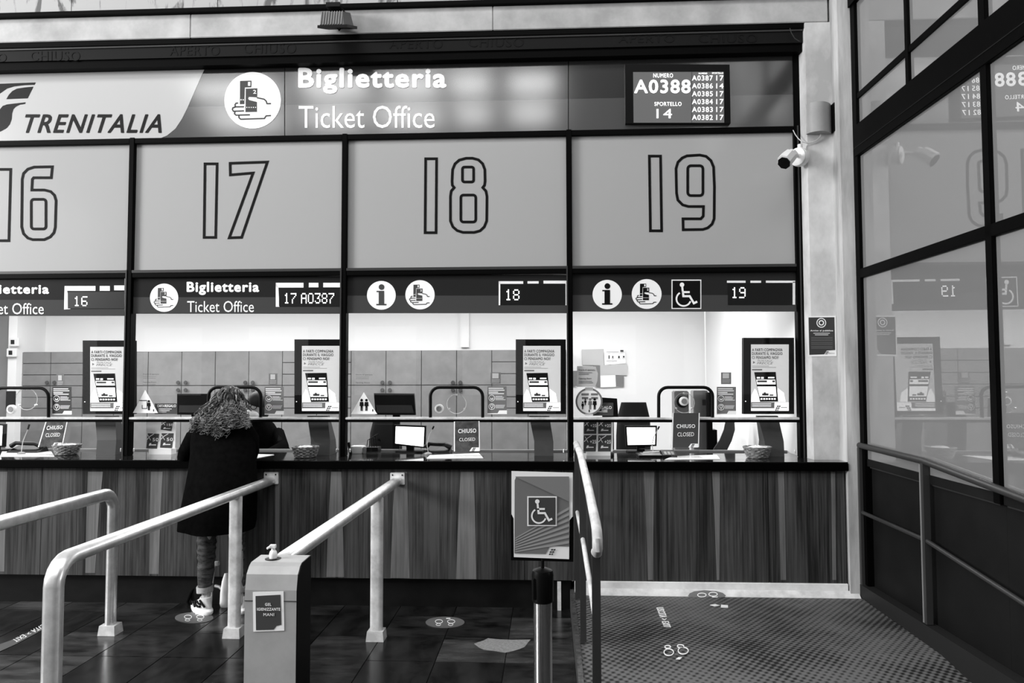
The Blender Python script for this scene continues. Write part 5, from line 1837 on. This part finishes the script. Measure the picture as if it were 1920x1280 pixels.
# sign stand
YSG = -2.95
sx = P(1017, 1000, Y=YSG).x
ss = thing('sign_stand', 'chrome barrier post holding the wheelchair notice board', 'stand', (sx, YSG, 0))
rP = 17.0 * (YSG + 5.6) / F
part('post', MB().lathe((sx, YSG, .02), [(rP, 0), (rP, P(1017, 1122, Y=YSG).z - .02)], 24), m_chrome, ss, smooth=True)
zh0, zh1 = P(1017, 1128, Y=YSG).z, P(1017, 1064, Y=YSG).z
part('belt_head', MB().lathe((sx, YSG, zh0), [(rP * 1.02, 0), (rP * 1.15, .004), (rP * 1.2, (zh1 - zh0) * .8), (rP * 1.1, (zh1 - zh0) * .93), (rP * .5, zh1 - zh0)], 24), m_plastic, ss, smooth=True)
for a in (0, 90, 180, 270):
    q = math.radians(a + 45)
    part('belt_slot', MB().box(sx + rP * 1.12 * math.cos(q) - .006, sx + rP * 1.12 * math.cos(q) + .006, YSG + rP * 1.12 * math.sin(q) - .006, YSG + rP * 1.12 * math.sin(q) + .006, zh0 + .015, zh1 - .03, bev=.002), m_plastic, ss)
part('base', MB().lathe((sx, YSG, 0), [(.17, 0), (.17, .012), (.05, .028)], 32), m_plastic, ss, smooth=True)
part('stem', MB().lathe((sx, YSG, zh1 - .01), [(.006, 0), (.006, .05)], 10), m_plastic, ss)
PR(Y=YSG - .004).poly([(957.5, 965), (1075.5, 968), (1075, 1053), (958, 1050)]).put('frame', m_plastic, ss, depth=.012)
PR(Y=YSG - .007).poly([(959, 883), (1074, 886), (1073.5, 968), (1068, 975), (1067, 1048), (963.5, 1044), (963, 972), (959, 963)]).put('notice_sheet', m_white, ss, depth=.003)
g = PR(Y=YSG - .0085)
g.poly([(968, 893), (1067, 895), (1067.5, 1024), (1031, 1023), (1023, 1038), (964.5, 1037), (965, 900)])
g.put('notice_field', m_mid, ss)
g = PR(Y=YSG - .0095)
for k in range(7):
    y = 1004 - 0
    g.poly([(966 + 0, 1008 + 4.2 * k), (1067, 950 + 10.5 * k), (1067, 955.5 + 10.5 * k), (966, 1010 + 4.2 * k)])
g.put('notice_picture', m_pale if False else mat('notice_light_grey', 0.6, 0.5), ss)
PR(Y=YSG - .0105).poly([(966, 893), (966, 893.5), (1067, 940), (1067, 893)]).put('notice_shade', mat('notice_upper_grey', 0.5, 0.5), ss)  # slanted grey wedge across the top of the sheet
PR(Y=YSG - .0115).rect(988.5, 930, 1044, 986).put('symbol_border', m_white, ss)
PR(Y=YSG - .0125).rect(991, 932.5, 1041.5, 983.5).put('symbol_field', m_dark, ss)
w = PR(Y=YSG - .0135)
wheelchair(w, 988, 930, 1043, 986)
w.put('wheelchair_symbol', m_white, ss)
w = PR(Y=YSG - .0095)
logo_fs(w, 1030, 1036, .6)
w.put('emblem', m_dark, ss)

# ------------------------------------------------------------------ ramp handrails
XH = 0.19
lh = thing('handrail', 'worn grey handrail on the left side of the ramp', 'railing', (XH, -1.4, Z_PLAT))
def hp(px, py):
    return P(px, py, X=XH)
rp_ = [Vector((XH, -.34, 1.175)), Vector((XH, -1.05, 1.175)), Vector((XH, -1.95, 1.105)), Vector((XH, -2.50, 1.045)), Vector((XH, -2.56, 1.032)), Vector((XH, -2.60, 1.0)), Vector((XH, -2.60, .965)), Vector((XH, -2.56, .94)), Vector((XH, -2.5, .93))]
part('top_rail', MB().tube(rp_, .021, 14), m_steelp, lh, smooth=True)
part('middle_rail', MB().tube([(XH, -.36, .72), (XH, -1.3, .715), (XH, -2.46, .64)], .013, 10), m_steelp, lh, smooth=True)
for yp in (-.42, -1.25, -2.48):
    zt_ = 1.16 if yp > -1.4 else .935
    zb_ = Z_PLAT if yp > -1.4 else .0
    part('flat_post', MB().box(XH - .017, XH + .017, yp - .03, yp + .006, zb_ + .013 if yp > -1.4 else .004, zt_), m_rail, lh)
XG = 2.15
rh = thing('handrail', 'dark painted handrail along the glazed side wall', 'railing', (XG, -1.5, Z_PLAT))
yA, yB, yC_ = P(1606, 833, X=XG).y, P(1732, 864, X=XG).y, P(1920, 935, X=XG).y
zA, zB, zC_ = P(1606, 833, X=XG).z, P(1732, 864, X=XG).z, P(1920, 935, X=XG).z
slope = (zC_ - zB) / (yC_ - yB)
yD = -3.75
zD = zC_ + slope * (yD - yC_)
part('top_rail', MB().tube([(XG, yA, zA), (XG, yB, zB), (XG, yC_, zC_), (XG, yD, zD)], .020, 14), m_rail, rh, smooth=True)
part('end_cap', MB().ball((XG, yA, zA), .021, nu=14, nv=10), m_rail, rh, smooth=True)
zm1, zm2 = P(1612, 958, X=XG).z, P(1735, 1012, X=XG).z
part('middle_rail', MB().tube([(XG, P(1612, 958, X=XG).y, zm1), (XG, yB, zm2), (XG, P(1920, 1131, X=XG).y, P(1920, 1131, X=XG).z), (XG, yD, P(1920, 1131, X=XG).z - .16)], .013, 10), m_rail, rh, smooth=True)
for yp, zt_ in ((yA - .06, zA), (yB, zB), (-3.6, zD - .05)):
    part('flat_post', MB().box(XG - .016, XG + .02, yp - .018, yp + .018, .216 if yp > -.6 else (.236 if yp > -2 else .262), zt_ - .01), m_rail, rh)
    part('post_edge', MB().box(XG - .020, XG - .016, yp + .008, yp + .018, .22 if yp > -.6 else (.24 if yp > -2 else .266), zt_ - .02), m_steelp if False else m_gplastic, rh)

# ------------------------------------------------------------------ glazed side wall
sw = structure('window_5', (XW, -1.5, 0))
yP1 = -0.325
yP2 = P(1872, 500, X=XW).y
yE = -5.4
half = (yP1 + yP2) / 2
zH = P(1590, 20, X=XW).z
zb0, zb1 = P(1720, 222, X=XW).z, P(1720, 152, X=XW).z
zs0, zs1 = P(1800, 467, X=XW).z, P(1800, 444.5, X=XW).z
zp_ = P(1700, 877, X=XW).z
zt2 = P(1706, 101, X=XW).z
pitch = yP2 - yP1
posts_y = [yP1 + pitch * k for k in range(4)]
for k, yy in enumerate(posts_y):
    w_ = .045 if k == 0 else .03
    part('upright', MB().box(XW - .045, XW + .05, yy - w_, yy + .028, 0.22 if k == 0 else zp_ - .05, 7.2, bev=.003), m_black, sw)
    if k < 3:
        part('upper_glazing_bar', MB().box(XW - .042, XW + .03, yy + pitch / 2 - .018, yy + pitch / 2 + .018, zb1, zH), m_black, sw)
part('head_beam', MB().box(XW - .06, XW + .05, yE, -.30, zH - .05, zH + .13), m_black, sw)
part('main_beam', MB().box(XW - .05, XW + .05, yE, -.33, zb0, zb1, bev=.004), m_black, sw)
part('main_beam_groove', MB().box(XW - .052, XW - .049, yE, -.33, zb0 + .06, zb0 + .066), m_rpanel, sw)
part('glazing_rail', MB().box(XW - .045, XW + .04, yE, -.33, zs0, zs1, bev=.003), m_black, sw)
part('upper_glazing_rail', MB().box(XW - .04, XW + .03, yE, -.33, zt2 - .018, zt2 + .018), m_black, sw)
for k in range(3):
    a, b = posts_y[k] - .03, posts_y[k + 1] + .028
    mid = (a + b) / 2
    part('pane', MB().box(XW - .024, XW - .018, b, a, zs1, zb0), m_rglass, sw)
    part('pane', MB().box(XW - .024, XW - .018, b, a, zp_, zs0), m_rglass, sw)
    for (c, d) in ((b, mid - .018), (mid + .018, a)):
        part('pane', MB().box(XW - .024, XW - .018, c, d, zb1, zt2 - .018), m_rglass, sw)
        part('pane', MB().box(XW - .024, XW - .018, c, d, zt2 + .018, zH - .05), m_rglass, sw)
    part('sheet_panel', MB().box(XW, XW + .02, b - .0285, a + .0285, .2, zp_ - .055), m_rpanel, sw)
    part('panel_top_bead', MB().box(XW - .012, XW + .02, b, a, zp_ - .062, zp_ - .05), m_rail, sw)
    part('sill_rail', MB().box(XW - .03, XW + .03, b, a, zp_ - .05, zp_, bev=.002), m_rpanel, sw)
    part('panel_low_bead', MB().box(XW - .015, XW + .0, b, a, .2, .215), m_rail, sw)
part('upper_cladding', MB().box(XW, XW + .2, yE, -.32, zH + .13, 7.4), m_concrete, sw)
bb = structure('baseboard_right')
part('board', MB().prism([(XW - .07, y, z) for y, z in ((-.27, Z_PLAT + .003), (-.27, .215), (-1.35, .235), (yE, .30), (yE, .0), (-2.5, .0), (-1.35, Z_PLAT + .003))], (.068, 0, 0)), mat('base_board_paint', 0.15, 0.55, spec=0.1), bb)

# ------------------------------------------------------------------ fittings on the pier and lintel
al = thing('alarm_sounder', 'grey curved box mounted high on the concrete pier', 'alarm box', tuple(P(1536, 250, Y=-.16)))
xa, xb = P(1510.5, 222, Y=-.155).x, P(1558.5, 222, Y=-.155).x
zA_, zB_ = P(1536, 251, Y=-.16).z, P(1536, 196, Y=-.16).z
cp = [(xa, -.155)] + [(xa + (xb - xa) * k / 12, -.155 - .075 * math.sin(PI * (0.08 + .92 * k / 12)) ** .8 - .0) for k in range(1, 12)] + [(xb, -.155)]
part('curved_cover', MB().prism([(x, y, zA_) for x, y in cp], (0, 0, zB_ - zA_)), m_cream2, al, smooth=True)
part('side_shadow_plate', MB().box(xb, xb + .014, -.21, -.152, zA_ + .005, zB_ - .005), m_plastic, al)  # black slab stands in for the shadow the box casts sideways
part('rim', MB().box(xa, xa + .012, -.166, -.154, zA_, zB_), m_cream, al)
wl_ = thing('loose_cable', 'thin pale cable looping from the beam to the alarm box', 'cable', tuple(P(1500, 268, Y=-.1)))
part('cable', MB().tube([P(x, y, Y=yy) for x, y, yy in ((1487, 244, -.04), (1491, 252, -.06), (1497, 260, -.12), (1504, 266, -.165), (1512, 268, -.165), (1522, 267, -.165), (1531, 263, -.165), (1538, 256, -.17), (1539, 250, -.17))], .0035, 6), m_cream, wl_, smooth=True)
wl2 = thing('loose_cable', 'short thin cable hanging under the lintel corner', 'cable', tuple(P(1490, 70, Y=-.15)))
part('cable', MB().tube([P(x, y, Y=-.15) for x, y in ((1481, 53), (1484, 62), (1490, 72), (1499, 77.5))], .003, 6), m_rail, wl2, smooth=True)
sc2 = thing('security_camera', 'white bullet security camera on a round wall box', 'camera', tuple(P(1499, 293, Y=-.15)))
cb = P(1502, 293, Y=-.17)
jb = MB()
ax = Vector((-.75, -.62, -.05)).normalized()
def disc_rings(c, ax, prof_, n=24):
    s1 = ax.orthogonal().normalized()
    s2 = ax.cross(s1)
    return [[c + ax * h + (s1 * math.cos(2 * PI * j / n) + s2 * math.sin(2 * PI * j / n)) * r for j in range(n)] for r, h in prof_]
jb.loft(disc_rings(cb + Vector((.012, .03, 0)), ax, [(.066, 0), (.068, .01), (.068, .038), (.064, .042), (.066, .044), (.064, .056), (.05, .062)]))
part('wall_box', jb, m_wplastic, sc2, smooth=True)
part('cable_gland', MB().lathe(cb + Vector((-.005, .005, .06)), [(.018, 0), (.018, .01), (.015, .012), (.017, .014), (.017, .028), (.008, .032)], 14), m_wplastic, sc2, smooth=True)
bj = cb + ax * .055
hd_ = P(1466, 312, Y=-.36)
tl_ = P(1484, 291, Y=-.28)
part('arm', MB().tube([bj, bj + ax * .02, tl_.lerp(hd_, .1)], [.018, .012, .014], 10), m_wplastic, sc2, smooth=True)
dv = (hd_ - tl_).normalized()
part('housing', MB().loft(disc_rings(tl_, dv, [(.028, -.03), (.04, -.02), (.042, .02), (.044, .085), (.044, .10)], 8)), m_wplastic, sc2)
part('sun_hood', MB().loft(disc_rings(tl_ + Vector((-.004, -.002, .012)), dv, [(.046, .02), (.05, .05), (.05, .118)], 8)), m_wplastic, sc2)
part('lens_face', MB().loft(disc_rings(tl_ + Vector((-.002, -.001, .004)), dv, [(.046, .118), (.046, .124)], 8)), m_plastic, sc2, label='black lens window')

fl_ = thing('floodlight', 'ribbed grey floodlight mounted on the concrete lintel', 'lamp', tuple(P(627, 52, Y=-.3)))
YF = -.40
a, b = P(604, 20, Y=YF), P(647, 45, Y=YF)
bdy = MB()
fz0, fz1, fx0, fx1 = P(620, 52, Y=YF - .06).z, P(620, 46.5, Y=YF - .06).z, P(600, 47, Y=YF).x, P(655, 47, Y=YF).x
up_ = lambda y: (y - (YF - .05)) * .46          # the lamp is tilted with its glass towards the hall
bdy.loft([[(a.x, YF - .02, a.z - .02), (b.x - .012, YF - .02, a.z - .02), (b.x - .012, -.22, a.z + .07), (a.x, -.22, a.z + .07)],
          [(a.x, YF - .05, fz1), (b.x + .006, YF - .05, fz1), (b.x + .006, -.19, fz1 + up_(-.19)), (a.x, -.19, fz1 + up_(-.19))]])
part('body', bdy, mat('floodlight_grey', 0.42, 0.5, metal=.3), fl_)
for k in range(9):
    u = k / 8
    xx = a.x + .004 + (b.x - .02 - a.x) * u
    part('fin', MB().prism([(xx, YF - .03, a.z - .02), (xx, YF - .062, fz1 + .004), (xx, YF - .04, fz1), (xx, YF - .01, a.z - .02)], (.006, 0, 0)), mat('floodlight_fin', 0.5, 0.45, metal=.3), fl_)
part('front_frame', MB().prism([(fx0, YF - .06, fz0), (fx0, YF - .06, fz1), (fx0, -.18, fz1 + up_(-.19)), (fx0, -.18, fz0 + up_(-.19))], (fx1 - fx0, 0, 0)), m_plastic, fl_)
part('bracket', MB().box(P(614, 12, Y=-.3).x, P(640, 12, Y=-.3).x, -.34, -.152, P(625, 17, Y=-.3).z, P(625, 9, Y=-.3).z), m_plastic, fl_)
part('cable', MB().tube([P(632, 52, Y=-.36), P(636, 57, Y=-.34), P(640, 52, Y=-.3)], .005, 6), m_plastic, fl_, smooth=True)

nt_ = thing('public_notice', 'dark public notice poster on the concrete pier', 'poster', tuple(P(1540, 667, Y=-.155)))
YQ = -.153
PR(Y=YQ).poly([(1513.5, 592.5), (1567, 592), (1568.5, 667.5), (1515, 668.5)]).put('sheet', m_white, nt_, depth=.0015)
PR(Y=YQ - .001).poly([(1516, 595), (1564.5, 594.5), (1566, 656), (1550, 657), (1545.5, 664), (1517.5, 665)]).put('dark_field', mat('notice_black', 0.2, 0.5), nt_)
w = PR(Y=YQ - .002)
w.ring(1540, 605, 8.3, 1.6, n=24)
w.ring(1540, 605, 4.2, 2.0, n=14)
w.text('Avviso al pubblico', (1519.5, 618, 1562, 622), .03)
w.rects((1525, 624, 1556, 625), (1528, 627, 1553, 628))
w.put('white_print', m_white, nt_)
w = PR(Y=YQ - .002)
for yy in (632, 635, 638, 642, 645, 649, 652):
    w.rect(1521, yy, 1561, yy + .8)
w.text('TRENITALIA', (1552, 661, 1565, 663), .0)
logo_fs(w, 1548, 662, .3)
w.put('small_print', m_mid, nt_)

# ------------------------------------------------------------------ floor markings
def foot_pair(pr, cx, cy, k, flip=False):
    s_ = -1 if flip else 1
    for dx in (-11.5, 11.5):
        pr.ring(cx + dx * k, cy - 1.4 * k * s_, 6.8 * k, 1.1 * k, ry=3.4 * k, n=22)
        pr.ring(cx + dx * k - 1, cy + 4.4 * k * s_, 4.4 * k, 1.0 * k, ry=1.9 * k, n=16)


for lab, cx, cy, rx_, ry_ in (('round footprint sticker on the slate floor near the centre', 834.5, 1166, 36.5, 10.5), ('round footprint sticker under the woman shoe', 364, 1157.5, 36, 10)):
    t = thing('floor_sticker', lab, 'floor sticker', tuple(P(cx, cy, Z=.0005)), 'round footprint stickers on the slate floor')
    PR(Z=.0025).disc(cx, cy, rx_, ry_).put('disc', mat('sticker_grey', 0.4, 0.5), t, depth=.002)
    w = PR(Z=.0032)
    foot_pair(w, cx, cy, 1.0)
    w.rect(cx + 2, cy - 8, cx + 10, cy - 6.2)
    w.put('footprints', m_white, t)
t = thing('floor_sticker', 'worn dark footprint sticker on the pale kerb by the ramp', 'floor sticker', tuple(P(1325, 1113, Z=Z_PLAT + .006)))
PR(N=SLOPE(.002)).poly([(1290, 1117), (1293, 1112), (1302, 1108), (1320, 1106), (1342, 1107.5), (1355, 1111), (1361, 1116), (1358, 1119), (1294, 1119)]).put('disc', m_mid, t)
w = PR(N=SLOPE(.004))
w.ring(1316, 1115, 8, 1.4, ry=3.6, n=20)
w.ring(1337, 1113.5, 8, 1.4, ry=3.6, n=20)
w.rects((1318, 1120, 1326, 1121.5), (1335, 1118, 1346, 1119.5))
w.put('footprints', m_white, t)
def zramp(y):
    return Z_PLAT if y > -1.35 else Z_PLAT + (y + 1.35) / 1.15 * .104
t = thing('floor_sticker', 'white footprint outlines on the studded ramp', 'floor sticker', tuple(P(1268, 1219, Z=Z_PLAT)))
w = PR(Z=Z_PLAT + .003)
for a, b in (((1252, 1212, 5.5, 2.6), (1254, 1222, 9, 6.2)), ((1276, 1210.5, 6, 2.8), (1281, 1219, 9.5, 6.5))):
    w.ring(a[0], a[1], a[2], 1.7, ry=a[3], n=20)
    w.ring(b[0], b[1], b[2], 1.7, ry=b[3], n=22)
w.poly([(1267, 1235), (1272, 1231.5), (1279, 1231.5), (1275, 1235.5)])
w.put('footprints', m_white, t, depth=.002)
t = thing('floor_lettering', 'white exit lettering running down the studded ramp', 'lettering', tuple(P(1243, 1157, Z=Z_PLAT)))
w = PR(Z=Z_PLAT + .003)
w.textq('USCITA > EXIT', [(1230, 1138), (1245, 1175.5), (1258.5, 1175.5), (1244, 1138)], .012)
w.put('letters', m_white, t, depth=.002)
t = thing('paper_scraps', 'two white paper scraps on the ramp below the kerb', 'paper', tuple(P(1348, 1135, Z=Z_PLAT)))
w = PR(Z=Z_PLAT + .003)
w.poly([(1331, 1133.5), (1341, 1131.8), (1350, 1134.5), (1340, 1136)])
w.put('scrap', m_paper, t, depth=.002)
w = PR(Z=Z_PLAT + .003)
w.poly([(1352, 1133), (1365, 1134), (1365, 1138.5), (1351.5, 1138)])
w.put('scrap', m_paper, t, depth=.002)
t = thing('floor_tape', 'grey floor tape with white exit lettering at lower left', 'tape', tuple(P(50, 1190, Z=.0)))
PR(Z=.0025).poly([(-40, 1220), (-40, 1232), (0, 1220.5), (30, 1207), (84, 1178), (84, 1171), (20, 1200), (0, 1207)]).put('strip', mat('tape_grey', 0.36, 0.5), t, depth=.0015)
w = PR(Z=.0035)
w.textq('USCITA > EXIT', [(93, 1163), (22, 1199.5), (31, 1203.5), (97, 1169)], .012)
w.put('letters', m_white, t)
o = PR(Z=.0022)
o.poly([(889, 1206), (898, 1203), (907, 1200), (915, 1196), (935, 1198), (960, 1199), (995, 1198.5), (990, 1204), (984, 1212), (975, 1216), (962, 1220), (948, 1223), (930, 1220), (908, 1217.5), (898, 1213)])
o = o.put('floor_patch', mat('patch_grey', 0.6, 0.8, tex='noise', v2=.48, scale=60), None, depth=.0015)
meta(o, 'ragged pale grey patch on the slate floor', 'patch')
for k, (x, y) in enumerate(((704, 1203), (428, 1197))):
    pass
